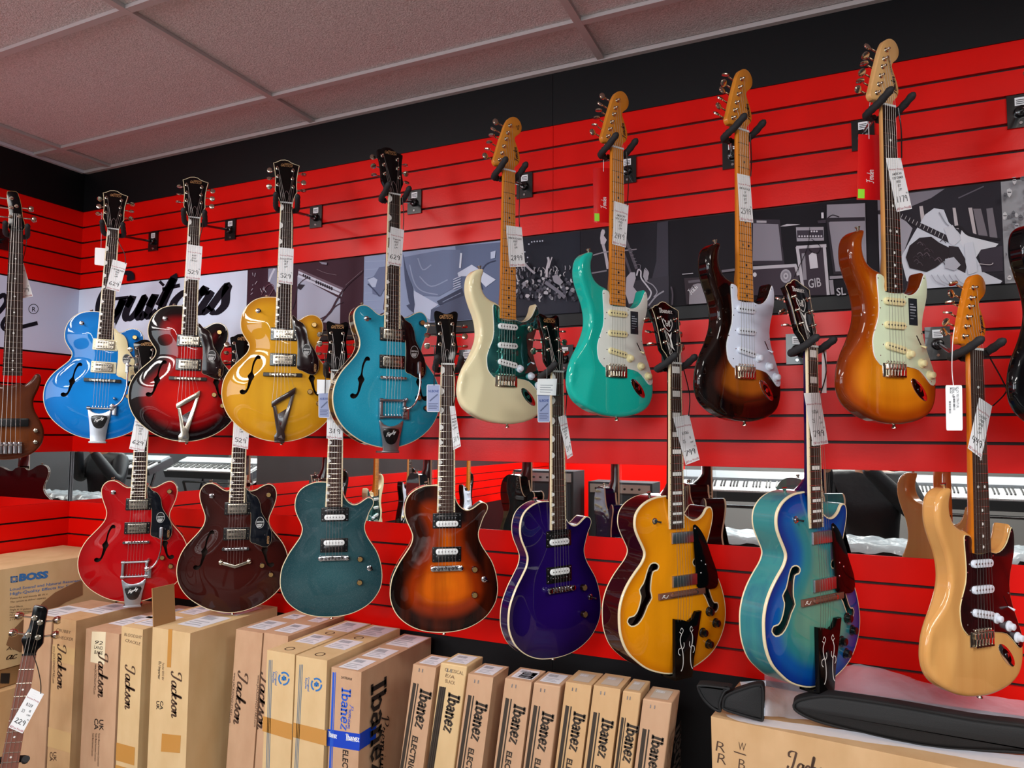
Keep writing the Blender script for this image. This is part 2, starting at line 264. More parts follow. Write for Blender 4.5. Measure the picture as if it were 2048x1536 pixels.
# ------------------------------------------------------------------ guitar bodies (mm; u right, v up from the nut, w towards the viewer)
def seg_dist(P, poly):
    A = np.array(poly); B = np.roll(A, -1, 0); D = B-A; L = (D**2).sum(1)+1e-12; out = np.empty(len(P))
    for k in range(0, len(P), 400):
        Q = P[k:k+400, None, :]; t = np.clip(((Q-A)*D).sum(2)/L, 0, 1); out[k:k+400] = np.sqrt(((Q-(A+t[..., None]*D))**2).sum(2)).min(1)
    return out
def inside(P, poly):
    A = np.array(poly); B = np.roll(A, -1, 0); x, y = P[:, 0:1], P[:, 1:2]
    c = ((A[:, 1] > y) != (B[:, 1] > y)) & (x < (B[:, 0]-A[:, 0])*(y-A[:, 1])/(B[:, 1]-A[:, 1]+1e-12)+A[:, 0]); return c.sum(1) % 2 == 1
class Body:
    def __init__(s, outline, wr, thick, kind, H, bind, holes=(), contour=None):
        s.poly = ccw(spline(outline, 3)); s.wr, s.th, s.kind, s.H, s.bind, s.contour = wr, thick, kind, H, bind, contour; s.holes = [ccw(spline(h, 2)) for h in holes]
    def hf(s, d, P):
        if s.kind == 'flat': r = s.H; q = np.minimum(d, r); w = s.wr-(r-np.sqrt(np.maximum(0, r*r-(r-q)**2)))
        else: t = np.clip((d-s.bind)/92, 0, 1); w = s.wr+s.H*(t*t*(3-2*t)); w = w-np.where(d < .8, 1.2, 0)
        if s.contour is not None: w = w-s.contour(P, d)
        return w
    def surf(s, u, v): P = np.array([[u, v]], float); return float(s.hf(seg_dist(P, s.poly), P)[0])
    def build(s, mats, parent, name='body'):
        mb = MB(True); A = np.array(s.poly); n = len(A); rings = [1.2, s.bind, 6, 11] if s.bind else [.7, 2, 4, 7, s.H]
        def field(holes):
            pts = [tuple(p) for p in A]; ed = [(i, (i+1) % n) for i in range(n)]
            if s.bind:
                q = np.array(inset(s.poly, s.bind)); b = len(pts); pts += [tuple(p) for p in q]; ed += [(b+i, b+(i+1) % n) for i in range(n)]
            for h in holes:
                b = len(pts); pts += h; ed += [(b+i, b+(i+1) % len(h)) for i in range(len(h))]
            ex = []
            for r in rings:
                if s.bind and r == s.bind: continue
                q = np.array(inset(s.poly, r)); ok = (seg_dist(q, s.poly) > r*.93) & inside(q, s.poly); ex += [tuple(p) for p in q[ok]]
            lo, hi = A.min(0), A.max(0); g = np.array([(x+(5 if j % 2 else 0), y) for j, y in enumerate(np.arange(lo[1], hi[1], 9.)) for x in np.arange(lo[0], hi[0], 10.)])
            ok = inside(g, s.poly) & (seg_dist(g, s.poly) > max(rings)+3)
            for h in holes: ok &= ~inside(g, h) & (seg_dist(g, h) > 2.5)
            for h in holes:
                if ex: e = np.array(ex); k = ~inside(e, h) & (seg_dist(e, h) > 1.5); ex = [tuple(p) for p in e[k]]
            pts += ex+[tuple(p) for p in g[ok]]
            vs, es, fs, *_ = delaunay_2d_cdt([Vector((float(a), float(b))) for a, b in pts], ed, [], 0, 1e-5)
            P = np.array([(q.x, q.y) for q in vs]); T = np.array([tuple(f) for f in fs]); cen = P[T].mean(1); ok = inside(cen, s.poly)
            for h in holes: ok &= ~inside(cen, h)
            T = T[ok]; a, b, c = P[T[:, 0]], P[T[:, 1]], P[T[:, 2]]; o = (b[:, 0]-a[:, 0])*(c[:, 1]-a[:, 1])-(b[:, 1]-a[:, 1])*(c[:, 0]-a[:, 0]); T[o < 0] = T[o < 0][:, ::-1]
            return P, T, seg_dist(P, s.poly), seg_dist(cen[ok], s.poly)
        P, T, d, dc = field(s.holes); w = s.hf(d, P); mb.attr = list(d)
        mb.add([(p[0], p[1], z) for p, z in zip(P, w)], [], 0)
        for t, q in zip(T, dc): mb.f.append(tuple(int(i) for i in t)); mb.m.append(3 if s.bind and q < s.bind*.95 else 0)
        wb = s.wr-s.th
        if s.kind == 'flat':
            P2, T2, d2, _ = (P, T, d, dc) if not s.holes else field([]); r = s.H; q = np.minimum(d2, r); z = wb+(r-np.sqrt(np.maximum(0, r*r-(r-q)**2))); b = len(mb.v)
            mb.add([(p[0], p[1], zz) for p, zz in zip(P2, z)], [], 0); mb.attr += list(d2)
            for t in T2: mb.f.append(tuple(int(b+i) for i in t[::-1])); mb.m.append(2)
            lv = [(s.hf(np.zeros(n), A), 0), (np.full(n, wb+r), 1)]; mi = [1]
        else:
            P2, T2, d2, _ = field([]); b = len(mb.v); mb.add([(p[0], p[1], wb) for p in P2], [], 0); mb.attr += list(d2)
            for t in T2: mb.f.append(tuple(int(b+i) for i in t[::-1])); mb.m.append(2)
            f0 = s.hf(np.zeros(n), A); lv = [(f0, 3), (f0-5, 3), (np.full(n, wb+4), 1), (np.full(n, wb), 3)]; mi = [3, 1, 3]
        b = len(mb.v)
        for z, _ in lv: mb.v += [(p[0], p[1], float(q)) for p, q in zip(A, z)]
        mb.attr += [0]*(n*len(lv))
        for k in range(len(lv)-1):
            for i in range(n): j = (i+1) % n; mb.f.append((b+k*n+i, b+(k+1)*n+i, b+(k+1)*n+j, b+k*n+j)); mb.m.append(mi[k])
        for h in s.holes:
            H = np.array(h); z = s.hf(seg_dist(H, s.poly), H); m = len(h); b = len(mb.v); mb.v += [(p[0], p[1], q) for p, q in zip(H, z)]+[(p[0], p[1], q-4) for p, q in zip(H, z)]
            for i in range(m): j = (i+1) % m; mb.f.append((b+i, b+j, b+m+j, b+m+i)); mb.m.append(4)
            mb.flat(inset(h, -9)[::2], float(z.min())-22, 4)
        return mb.build(name, mats, parent, 32)
SH = lambda p, du=2: [(a+du, b) for a, b in p]
OA = SH([(-23, -344), (-51, -344), (-79, -348), (-104, -359), (-125, -379), (-139, -403), (-146, -431), (-146, -457), (-140, -479), (-127, -501), (-117, -517), (-116, -532), (-124, -551), (-144, -573), (-167, -597), (-184, -621), (-196, -648), (-201, -676), (-201, -705), (-195, -734), (-183, -763), (-166, -788), (-143, -811), (-115, -832), (-82, -849), (-45, -860), (-8, -864), (27, -863), (65, -854), (100, -839), (132, -817), (158, -790), (176, -760), (188, -728), (193, -692), (190, -660), (178, -628), (158, -600), (137, -574), (122, -554), (114, -535), (115, -517), (124, -497), (134, -471), (138, -444), (132, -421), (119, -407), (102, -401), (84, -403), (68, -411), (55, -420), (44, -423), (32, -420), (26, -410), (22, -375), (5, -348)])
OB = SH([(-18, -400), (-29, -411), (-40, -414), (-53, -409), (-66, -399), (-80, -390), (-95, -386), (-111, -389), (-124, -400), (-131, -415), (-132, -433), (-127, -457), (-119, -480), (-111, -504), (-111, -526), (-119, -547), (-135, -569), (-153, -590), (-170, -611), (-184, -636), (-193, -662), (-197, -690), (-195, -719), (-187, -748), (-172, -775), (-151, -799), (-124, -820), (-91, -839), (-55, -851), (-15, -858), (22, -857), (60, -848), (98, -832), (132, -809), (158, -782), (176, -750), (186, -716), (188, -682), (182, -647), (167, -613), (147, -586), (127, -562), (115, -538), (114, -516), (122, -493), (132, -465), (137, -437), (134, -414), (124, -398), (108, -390), (91, -394), (75, -403), (60, -412), (44, -415), (34, -412), (26, -402), (4, -396)])
OC = [(-23, -374), (-42, -373), (-65, -375), (-89, -384), (-108, -397), (-120, -414), (-126, -436), (-126, -460), (-120, -481), (-110, -502), (-103, -519), (-101, -533), (-106, -553), (-120, -576), (-138, -603), (-152, -630), (-162, -656), (-166, -686), (-165, -713), (-158, -737), (-145, -761), (-125, -782), (-98, -800), (-65, -813), (-31, -819), (2, -821), (36, -819), (69, -812), (100, -799), (127, -781), (147, -758), (161, -731), (166, -700), (164, -669), (157, -637), (146, -609), (130, -584), (116, -563), (106, -541), (104, -521), (110, -500), (119, -475), (130, -455), (132, -441), (126, -431), (113, -427), (101, -433), (86, -444), (72, -450), (59, -449), (44, -438), (33, -420), (26, -395), (22, -378), (0, -374)]
OD = SH([(-88, -317), (-107, -321), (-124, -334), (-133, -354), (-135, -381), (-131, -404), (-120, -433), (-108, -459), (-100, -485), (-97, -512), (-100, -536), (-109, -560), (-123, -588), (-139, -615), (-151, -642), (-157, -669), (-158, -694), (-152, -718), (-139, -738), (-118, -754), (-92, -767), (-59, -777), (-25, -782), (14, -784), (45, -781), (75, -775), (102, -765), (125, -748), (138, -723), (142, -695), (138, -667), (129, -640), (117, -609), (106, -586), (98, -562), (95, -538), (99, -513), (108, -488), (117, -463), (120, -438), (117, -418), (110, -404), (104, -408), (99, -426), (90, -444), (77, -456), (61, -463), (45, -463), (33, -455), (28, -440), (0, -430), (-30, -420), (-43, -414), (-60, -409), (-77, -399), (-88, -384), (-93, -365), (-92, -345), (-86, -328)], 3)
OE = SH([(-18, -363), (-47, -364), (-75, -368), (-103, -378), (-124, -392), (-138, -410), (-142, -431), (-139, -451), (-129, -472), (-116, -494), (-108, -511), (-110, -525), (-121, -541), (-141, -560), (-161, -581), (-177, -603), (-188, -625), (-195, -651), (-196, -680), (-193, -710), (-182, -741), (-165, -767), (-138, -791), (-107, -813), (-71, -829), (-24, -842), (19, -844), (59, -841), (99, -830), (135, -814), (162, -793), (183, -765), (196, -735), (200, -702), (196, -668), (184, -630), (168, -600), (148, -574), (133, -549), (125, -527), (128, -505), (139, -477), (150, -444), (153, -422), (148, -406), (137, -401), (125, -406), (114, -420), (98, -431), (78, -435), (58, -428), (38, -412), (28, -390), (24, -366)])
FH = SH([(-75, -563), (-82, -557), (-90, -560), (-96, -572), (-102, -589), (-105, -611), (-109, -621), (-117, -632), (-113, -644), (-115, -659), (-118, -676), (-124, -683), (-132, -680), (-140, -684), (-140, -693), (-130, -698), (-118, -691), (-109, -672), (-102, -650), (-94, -635), (-97, -626), (-100, -617), (-98, -600), (-93, -582), (-86, -571), (-77, -571)])
FE = SH([(-65, -549), (-74, -542), (-88, -544), (-98, -557), (-107, -576), (-116, -592), (-129, -606), (-126, -622), (-130, -638), (-140, -661), (-151, -672), (-164, -674), (-169, -684), (-158, -695), (-140, -691), (-124, -673), (-110, -647), (-95, -629), (-98, -611), (-93, -585), (-84, -562), (-70, -558)])
HSA = [(-23, 0), (-25, 8), (-37, 36), (-42, 48), (-42, 70), (-42, 95), (-45, 127), (-51, 160), (-38, 166), (-26, 175), (-10, 178), (2, 176), (14, 168), (26, 164), (42, 160), (38, 137), (34, 105), (34, 73), (36, 48), (28, 30), (22, 7), (21, 0)]
HSC = [(-22, 0), (-25, 12), (-37, 32), (-37, 50), (-35, 64), (-32, 93), (-34, 114), (-38, 142), (-41, 163), (-41, 172), (-36, 178), (-28, 177), (-18, 173), (-4, 168), (10, 173), (21, 178), (29, 177), (34, 171), (33, 155), (29, 130), (27, 109), (28, 87), (31, 66), (32, 50), (26, 31), (20, 8), (20, 0)]
HSE = [(-22, 0), (-30, 24), (-42, 40), (-44, 68), (-45, 105), (-48, 140), (-54, 160), (-47, 164), (-40, 170), (-28, 173), (-18, 181), (-8, 185), (4, 184), (14, 178), (26, 172), (38, 168), (50, 162), (44, 130), (39, 92), (37, 60), (36, 43), (26, 28), (20, 6), (20, 0)]
HSD = [(-22, -1), (-22, 7), (-31, 12), (-46, 12), (-53, 20), (-53, 28), (-47, 44), (-39, 70), (-30, 98), (-21, 123), (-12, 148), (-1, 168), (10, 177), (22, 181), (34, 179), (44, 171), (50, 158), (49, 143), (41, 130), (31, 122), (25, 114), (25, 105), (30, 94), (37, 78), (43, 61), (44, 46), (38, 32), (27, 22), (22, 12), (22, 0)]
PGA = SH([(30, -408), (48, -426), (67, -436), (80, -460), (86, -492), (99, -515), (115, -541), (125, -571), (124, -604), (110, -622), (90, -619), (67, -608), (50, -600), (50, -560), (49, -500), (32, -455)], 1)
PGD = SH([(-55, -428), (-48, -422), (-33, -427), (-30, -440), (-30, -462), (0, -466), (30, -463), (50, -467), (71, -461), (89, -445), (101, -422), (108, -410), (114, -420), (116, -438), (113, -467), (104, -496), (97, -517), (93, -542), (96, -569), (105, -596), (117, -623), (127, -647), (135, -671), (131, -685), (119, -686), (101, -669), (78, -651), (47, -645), (29, -644), (-39, -646), (-58, -637), (-71, -621), (-75, -598), (-74, -578), (-65, -554), (-54, -527), (-51, -496), (-53, -463)], 2)
PGE = SH([(57, -448), (75, -452), (95, -474), (110, -500), (130, -545), (148, -583), (152, -610), (145, -625), (123, -628), (75, -620), (68, -605), (64, -560), (59, -500)], 1)
def mirror(p, c=0): return [(2*c-a, b) for a, b in p]
def fretpos(L, n): return -L*(1-2**(-n/12))
def make_guitar(model, name, label, P, yaw, paint_top, paint_side=None, L=625, opts=None, roll=0, cat='guitar', group=None, scale=1.0):
    o = dict(board='rosewood', headface='blk', pg='blk', pk='blk', tail=None, knob='chrome', btn='chrome', brand='GRETSCH', simple=False, back=None); o.update(opts or {})
    root = empty(name, label, cat, P, R(yaw), group); root.rotation_euler[1] = R(roll); root.scale = (scale,)*3
    side = paint_side or paint_top; back = o['back'] or side; S_ = o['simple']
    end = {'A': -456, 'B': -458, 'C': -456, 'D': -463, 'E': -453}[model]
    if model == 'A': body = Body(OA, -13, 66, 'dome', 11, 2.6, [FH, mirror(FH)])
    if model == 'B': body = Body(OB, -13, 46, 'dome', 9, 2.6, [FH, mirror(FH)])
    if model == 'C': body = Body(OC, -11, 45, 'dome', 5, 2.6)
    if model == 'D': body = Body(OD, -7, 45, 'flat', 11, 0, contour=lambda Q, d: np.clip((-Q[:, 0]-82-np.abs(Q[:, 1]+650)*.28)*.35, 0, 16)*(d > -1))
    if model == 'E': body = Body(OE, -14, 72, 'dome', 12, 4, [FE, mirror(FE)])
    bm = {'A': binding, 'B': binding, 'C': binding, 'D': side, 'E': binding}[model]
    body.build([paint_top, side, back, bm, darkwood], root)
    wood = o.get('neck', mahog); sf = body.surf
    if model == 'E':
        for k, h in enumerate(body.holes):
            q = inset(h, -1.6); mb = MB(True); mb.glyphs(ribbon(q+[q[0]], 3.4), lambda x, y: (x, y, sf(x, y)+.35), 0); mb.build('sound_hole_binding', binding, root, 60)
    # neck: a D section that deepens into the heel
    mb = MB(True); st = [0, -20, -120, -250, {'D': -375, 'E': -330, 'A': -318}.get(model, -350), {'D': -405, 'E': -352, 'A': -338}.get(model, -375), {'D': -440, 'E': -372, 'A': -352}.get(model, -392)]
    dp = [13, 15, 16, 18, 20, {'D': 26, 'E': 42, 'A': 40}.get(model, 30), {'D': 28, 'E': 66, 'A': 62}.get(model, 38)]; n = 10; vs = []
    for v, q in zip(st, dp):
        hw = 21.5+6.5*(-v/460)
        for j in range(n+1): t = PI*j/n; vs.append((hw*math.cos(t), v, -5-q*math.sin(t)**.8))
    mb.add(vs, [(i*(n+1)+j, (i+1)*(n+1)+j, (i+1)*(n+1)+j+1, i*(n+1)+j+1) for i in range(len(st)-1) for j in range(n)]+[tuple(range((len(st)-1)*(n+1), len(st)*(n+1)))[::-1], tuple(range(n+1))], 0)
    mb.build('neck', wood, root, 50)
    # fretboard with frets and inlays
    mb = MB(True); bmat = M[o['board']] if isinstance(o['board'], str) else o['board']; bd = model in 'ABCE'; k = 12; vs = []
    lead = 2.2 if bd else 0
    for v in (0, end):
        hw = 21.5+6.5*(-v/460)
        for j in range(k+1): u = hw*(2*j/k-1); vs.append((u, v, 1.2*(1-(u/hw)**2)))
        vs += [(hw, v, -6), (-hw, v, -6)]
    m = k+3; mb.add(vs, [(j, m+j, m+j+1, j+1) for j in range(1, k-1)], 0); mb.add(vs, [(0, m, m+1, 1), (k-1, m+k-1, m+k, k)], 1 if bd else 0)
    mb.add(vs, [(k, m+k, m+k+1, k+1), (k+2, m+k+2, m, 0)], 1 if bd else 3); mb.add(vs, [tuple(range(m, 2*m)), tuple(range(m-1, -1, -1))], 1 if bd else 0)
    nf = 22 if model in 'ABC' else (21 if model == 'D' else 22)
    for i in range(1, nf+1):
        v = fretpos(L, i)
        if v < end+2: break
        hw = 21.5+6.5*(-v/460)-1; mb.tube([(-hw, v, .3), (-hw*.5, v, 1.4), (0, v, 1.8), (hw*.5, v, 1.4), (hw, v, .3)], .75, 5, 2)
    for i in (1, 3, 5, 7, 9, 12, 15, 17, 19, 21):
        v = (fretpos(L, i)+fretpos(L, i-1))/2; hw = 21.5+6.5*(-v/460)
        if v < end+4: break
        if model in 'ABC':
            g = abs(fretpos(L, i)-fretpos(L, i-1))*.36; p = [(-hw+1.5, v+g*math.cos(t)) if q == 0 else (-hw+1.5+11*math.sin(t), v+g*math.cos(t)) for q, t in [(1, PI*j/8) for j in range(9)]]; mb.flat(p, 1.35, 4)
        elif model == 'E': g = abs(fretpos(L, i)-fretpos(L, i-1))*.26; mb.flat([(-hw*.62, v-g), (hw*.62, v-g), (hw*.62, v+g), (-hw*.62, v+g)], 1.5, 4)
        elif i > 1:
            for du in ((-11, 11) if i == 12 else (0,)): mb.flat(circ(du, v, 3.5, 10), 1.75, 4)
    mb.build('fretboard', [bmat, binding if bd else bmat, fretshade if bmat is maple else nickel, wood, o.get('inlay', pearl)], root, 40)
    mb = MB(True); mb.box(-21.5, 21.5, -1, 4, -5, 3.2); mb.build('nut', white_p, root)
    # headstock
    HS = {'A': HSA, 'B': HSA, 'C': HSC, 'D': HSD, 'E': HSE}[model]; tilt = 0 if model == 'D' else (13 if model == 'E' else 12)
    ct, st_ = math.cos(R(tilt)), math.sin(R(tilt)); off = -6 if model == 'D' else -1
    T = lambda u, v, w: (u, v*ct+w*st_, -v*st_+w*ct+off)
    mb = MB(True); pl = HS if model == 'A' else spline(HS, 2); mb.plate(HS if model in 'AE' else pl, -14, 0, .8 if model != 'D' else 2, 0, 1, T)
    if model in 'AE':
        vf = ribbon(inset(ccw(HS), 1.1)+[inset(ccw(HS), 1.1)[0]], 2.2); mb.glyphs(vf, lambda x, y: T(x, y, .25), 2)
    face = o.get('hface', blk_gloss); lcol = o.get('logo', goldish)
    if not S_:
        if o['brand'] == 'GRETSCH':
            vf, w = text('GRETSCH', .25, .012); h = 11; ww = 44 if model != 'A' else 42; mb.glyphs(vf, lambda x, y: T(-4-ww/2+x*ww/w, (152 if model != 'A' else 149)+y*h, .5), 3)
            mb.flat([(-12, 164.4 if model != 'A' else 161.4), (16, 164.4 if model != 'A' else 161.4), (16, 166 if model != 'A' else 163), (-12, 166 if model != 'A' else 163)], .5, 3, T)
            q = spline([(-13, 6), (-12, 26), (-7, 40), (-2, 50), (5, 40), (10, 26), (11, 6)], 3, False); mb.glyphs(ribbon(q, 1.1), lambda x, y: T(x, y, .6), 4)
        elif o['brand'] == 'Ibanez':
            vf, w = slab('Ibanez', .24, 0); mb.glyphs(vf, lambda x, y: T(-26+x*50/w, 150+y*9, .5), 3)
            for q in ([(-17, 132), (-20, 122), (-15, 108), (-2, 95), (11, 108), (16, 122), (13, 132)], [(-17, 132), (-12, 126), (-9, 118)], [(13, 132), (8, 126), (5, 118)], [(-8, 127), (-10, 116), (-5, 110), (-3, 118), (-7, 118)], [(1, 127), (6, 124), (1, 119), (6, 114), (1, 110), (1, 127)]):
                mb.glyphs(ribbon(spline(q, 3, False), 2.4), lambda x, y: T(x, y, .5), 3)
            mb.flat([(-12, 94), (-2, 84), (8, 94), (1, 74), (3, 48), (7, 38), (-5, 48), (-4, 74)], .5, 3, T)
        elif o['brand']:
            vf, w = script(o['brand'], .26, .1); ln = o.get('brand_len', 46); a = R(100)
            mb.glyphs(vf, lambda x, y: T(38-(x*0)+(-y*7)+x/w*ln*math.cos(a), 38+x/w*ln*math.sin(a)+y*0, .5), 3)
            if o.get('sub'):
                vf, w = text(o['sub'], .2, .02); mb.glyphs(vf, lambda x, y: T(26-y*6+x/w*50*math.cos(R(104)), 86+x/w*50*math.sin(R(104)), .5), 3)
            if o.get('sign'): vf, w = script('nBs', .2, .3); mb.glyphs(vf, lambda x, y: T(38-y*6+x*1.0, 142+x*5-y*1, .5), 5)
    mb.build('headstock', [face, wood if model == 'D' else blk_gloss, binding, lcol, chrome, inkk], root, 35)
    # tuning machines
    if model == 'D': posts = [(-33, 30, -1), (-25, 53, -1), (-18, 76, -1), (-10, 101, -1), (-4, 122, -1), (4, 147, -1)]
    elif model == 'C': posts = [(-24, 66, -1), (-23, 101, -1), (-24, 135, -1), (16, 135, 1), (17, 101, 1), (19, 67, 1)]
    elif model == 'E': posts = [(-27, 60, -1), (-30, 96, -1), (-33, 132, -1), (27, 132, 1), (25, 97, 1), (23, 58, 1)]
    else: posts = [(-32, 71, -1), (-33, 105, -1), (-36, 139, -1), (19, 136, 1), (18, 102, 1), (21, 68, 1)]
    rr = random.Random(len(label))
    for (u, v, sd) in posts:
        mb = MB(True); c0 = T(u, v, 0); ax = Vector(T(0, 0, 1))-Vector(T(0, 0, 0)); mb.lathe(c0, ax, [(-1, 6.2), (1.2, 6.2), (2, 4.4), (3, 3.4), (11, 3.1), (12, 2.4)], 12, 0)
        e = -60 if model == 'D' else (-62 if sd < 0 else 58); slope = 0
        if model == 'D': e = u-40; slope = 10
        b0 = Vector(T(u, v, -19)); b1 = Vector(T(e+sd*-12, v+(slope*.7), -19)); mb.tube([b0, b1], 2.2, 8, 0); mb.box(min(u-6, u+6), max(u-6, u+6), b0.y-7, b0.y+7, b0.z-3, b0.z+6, 0)
        bc = Vector(T(e, v+slope, -19)); an = rr.uniform(0, PI); ca, sa = math.cos(an), math.sin(an); rx, ry = (10.5, 10)
        loop = [(rx*math.cos(2*PI*j/14), ry*math.sin(2*PI*j/14)) for j in range(14)]
        mb.add([(bc.x+x*.95, bc.y+y*ca-z*sa*2.6, bc.z+y*sa+z*ca*2.6) for z in (-1, -.6, .6, 1) for x, y in [(a*(1 if abs(z) < .8 else .8), b_*(1 if abs(z) < .8 else .8)) for a, b_ in loop]], [(k_*14+j, k_*14+(j+1) % 14, (k_+1)*14+(j+1) % 14, (k_+1)*14+j) for k_ in range(3) for j in range(14)]+[tuple(range(13, -1, -1)), tuple(range(42, 56))], 0)
        mb.build('tuning_peg', o.get('tuner', nickel), root, 40)
    # pickups
    def screws(mb, pts, w, r=1.9, mi=1):
        for a, b in pts: mb.lathe((a, b, w), (0, 0, 1), [(0, r), (.8, r*.8)], 8, mi)
    zc = sf(0, -540)
    if model in 'AB':
        fr = M[o['frame']] if o.get('frame') else blk
        for cv in (-479, -571):
            mb = MB(True); w0 = sf(0, cv); mb.plate(rrect(3, cv, 90, 46, 3), w0-6, w0+3.5, .8, 0); mb.plate(rrect(3, cv, 67, 35, 3), w0+3, w0+9, 1.5, 1)
            mb.plate(rrect(3, cv+8.5, 58, 9, 1), w0+9, w0+9.4, 0, 1); mb.plate(rrect(3, cv-8.5, 58, 9, 1), w0+9, w0+9.4, 0, 1)
            for j in range(6):
                for dv in (8.5, -8.5): mb.flat(rrect(3-22.5+9*j, cv+dv, 5.6, 5.6, 1.5), w0+9.5, 2); mb.lathe((3-22.5+9*j, cv+dv+1, w0+9.4), (0, 0, 1), [(0, 1.7), (.6, 1.5)], 7, 1)
            screws(mb, [(3+a*39.5, cv+b*16) for a in (-1, 1) for b in (-1, 0, 1)], w0+3.5, 2.2); mb.build('pickup', [fr, nickel, blk], root, 40)
    if model == 'C':
        for cv, top in ((-482, 0), (-584, 1)):
            mb = MB(True); w0 = sf(0, cv); mb.plate(rrect(4, cv, 89, 46, 2), w0-4, w0+3.5, .8, 0)
            wv, bv = (cv+9, cv-9) if top else (cv-9, cv+9)
            mb.plate(rrect(4, wv, 68, 17.5, 8), w0+3, w0+9, 1.2, 1); mb.plate(rrect(4, bv, 68, 17.5, 8), w0+3, w0+8, 1.2, 0)
            for j in range(6): mb.lathe((4-25+10*j, wv, w0+9), (0, 0, 1), [(0, 2.1), (.3, 1.9)], 8, 3); mb.lathe((4-25+10*j, bv, w0+8), (0, 0, 1), [(0, 2.2), (1, 1.9)], 8, 2)
            screws(mb, [(4+a*39.5, cv+b*17) for a in (-1, 1) for b in (-1, 1)]+[(4-39.5, cv), (4+39.5, cv)], w0+3.5, 2.2, 2); mb.build('pickup', [blk, white_p, chrome, chrome_dull], root, 40)
    if model == 'D':
        pc = M[o['pcov']] if o.get('pcov') else aged
        for cv, rot in ((-487, 0), (-545, 0), (-600, R(10))):
            mb = MB(True); w0 = -4.6; mb.plate(rrect(0, cv, 70, 18, 8.9, rot=-rot), w0, w0+6, 1.6, 0)
            for j in range(6): mb.lathe(((-25.5+10.2*j)*math.cos(rot), cv-(-25.5+10.2*j)*math.sin(rot), w0+6), (0, 0, 1), [(0, 2.4), (.9, 2.2)], 8, 1)
            screws(mb, [(-40*math.cos(rot), cv+40*math.sin(rot)), (40*math.cos(rot), cv-40*math.sin(rot))], w0+.2, 2, 2); mb.build('pickup', [pc, ebony if not o.get('polec') else steel, chrome], root, 40)
    if model == 'E':
        for u0, u1, cv, hh in ((-20, 66, -478, 30), (-20, 70, -594, 30)):
            mb = MB(True); w0 = sf(20, cv); mb.plate([(u0, cv-hh/2), (u1, cv-hh/2), (u1, cv+hh/2), (u0, cv+hh/2)], w0-2, 3.4 if cv > -500 else 5, 1.5, 0); mb.build('pickup', [chrome_dull], root, 40)
    # pickguard
    def ontop(poly, name, mats_, th=2.2, lift=4, mi=0, bev=.5):
        mb = MB(True); w = max(sf(a, b) for a, b in poly[::3])+lift; mb.plate(poly, w-th, w, bev, 0, 1 if len(mats_) > 1 else 0); return mb, w
    if model in 'AB':
        pgm = M[o['pgm']] if o.get('pgm') else blk; mb, w = ontop(spline(PGA, 2), 'pickguard', [pgm, binding], 2.4, 2)
        if not S_:
            mb.flat(circ(83, -532, 15.5, 20, 22), w+.15, 2); mb.glyphs(ribbon(circ(83, -532, 14.3, 20, 20.6)+[circ(83, -532, 14.3, 20, 20.6)[0]], .8), lambda x, y: (x, y, w+.3), 3)
            vf, tw = text('GRETSCH', .2, .02); mb.glyphs(vf, lambda x, y: (71+x*24/tw, -532+y*5, w+.3), 3); vf2, tw2 = text('GRETSCH', .2, .02); mb.glyphs(vf2, lambda x, y: (118-y*8+x*5/tw2*0, -612+x*30/tw2, w+.3), 4)
            for i in range(5): mb.flat([(73, -538-i*2.6), (92-i, -538-i*2.6), (92-i, -536.8-i*2.6), (73, -536.8-i*2.6)], w+.3, 3)
            screws(mb, [(102, -578), (38, -432)], w, 2.2, 5)
        mb.build('pickguard', [pgm, binding, blk, white_p, goldish, chrome], root, 40)
    if model == 'D':
        pgm = M[o['pgm']] if o.get('pgm') else white_p; mb = MB(True); q = spline(PGD, 2); mb.plate(q, -6.9, -4.7, .6, 0, 1)
        screws(mb, [(-50, -433), (107, -420), (-46, -505), (41, -472), (-50, -620), (120, -678), (92, -560), (-66, -560)], -4.7, 1.9, 2)
        if o.get('film'):
            mb.flat([(50, -474), (80, -474), (80, -541), (50, -541)], -4.5, 3)
            for i, (ww, hh) in enumerate(((12, 2), (20, 3), (20, 3), (16, 1.5), (20, 1.2), (12, 1.2))): mb.flat([(55, -490-i*7), (55+ww, -490-i*7), (55+ww, -490-i*7+hh), (55, -490-i*7+hh)], -4.4, 4)
        mb.build('pickguard', [pgm, o.get('pgedge', white_p) if not isinstance(o.get('pgedge'), str) else M[o['pgedge']], chrome, M['dark_film'] if 'dark_film' in M else blk, greyprint], root, 40)
    if model == 'E':
        mb, w = ontop(spline(PGE, 2), 'pickguard', [blk_gloss], 2.2, 6); screws(mb, [(65, -456), (88, -547), (105, -558), (86, -580)], w, 2.8, 1); mb.build('pickguard', [blk_gloss, chrome], root, 40)
    # bridge
    mb = MB(True); brw = sf(0, -L)
    if model == 'A' or (model == 'B'):
        if model == 'A': mb.plate(rrect(3, -L, 132, 14, 2), brw-1, brw+9, 1.5, 1)
        mb.plate(rrect(3, -L, 84, 10, 5), brw+(9 if model == 'A' else 2), brw+14, 2, 0)
        for a in (-39, 45): mb.lathe((a, -L, brw), (0, 0, 1), [(0, 4), (13, 6), (16, 5)], 12, 0)
        for j in range(6): mb.plate(rrect(3-26+10.4*j, -L+(j % 3-1)*1.5, 6, 9, .8), brw+12, brw+16.5, 1.2, 0)
        mb.build('bridge', [chrome if model == 'B' else nickel, ebony], root, 40)
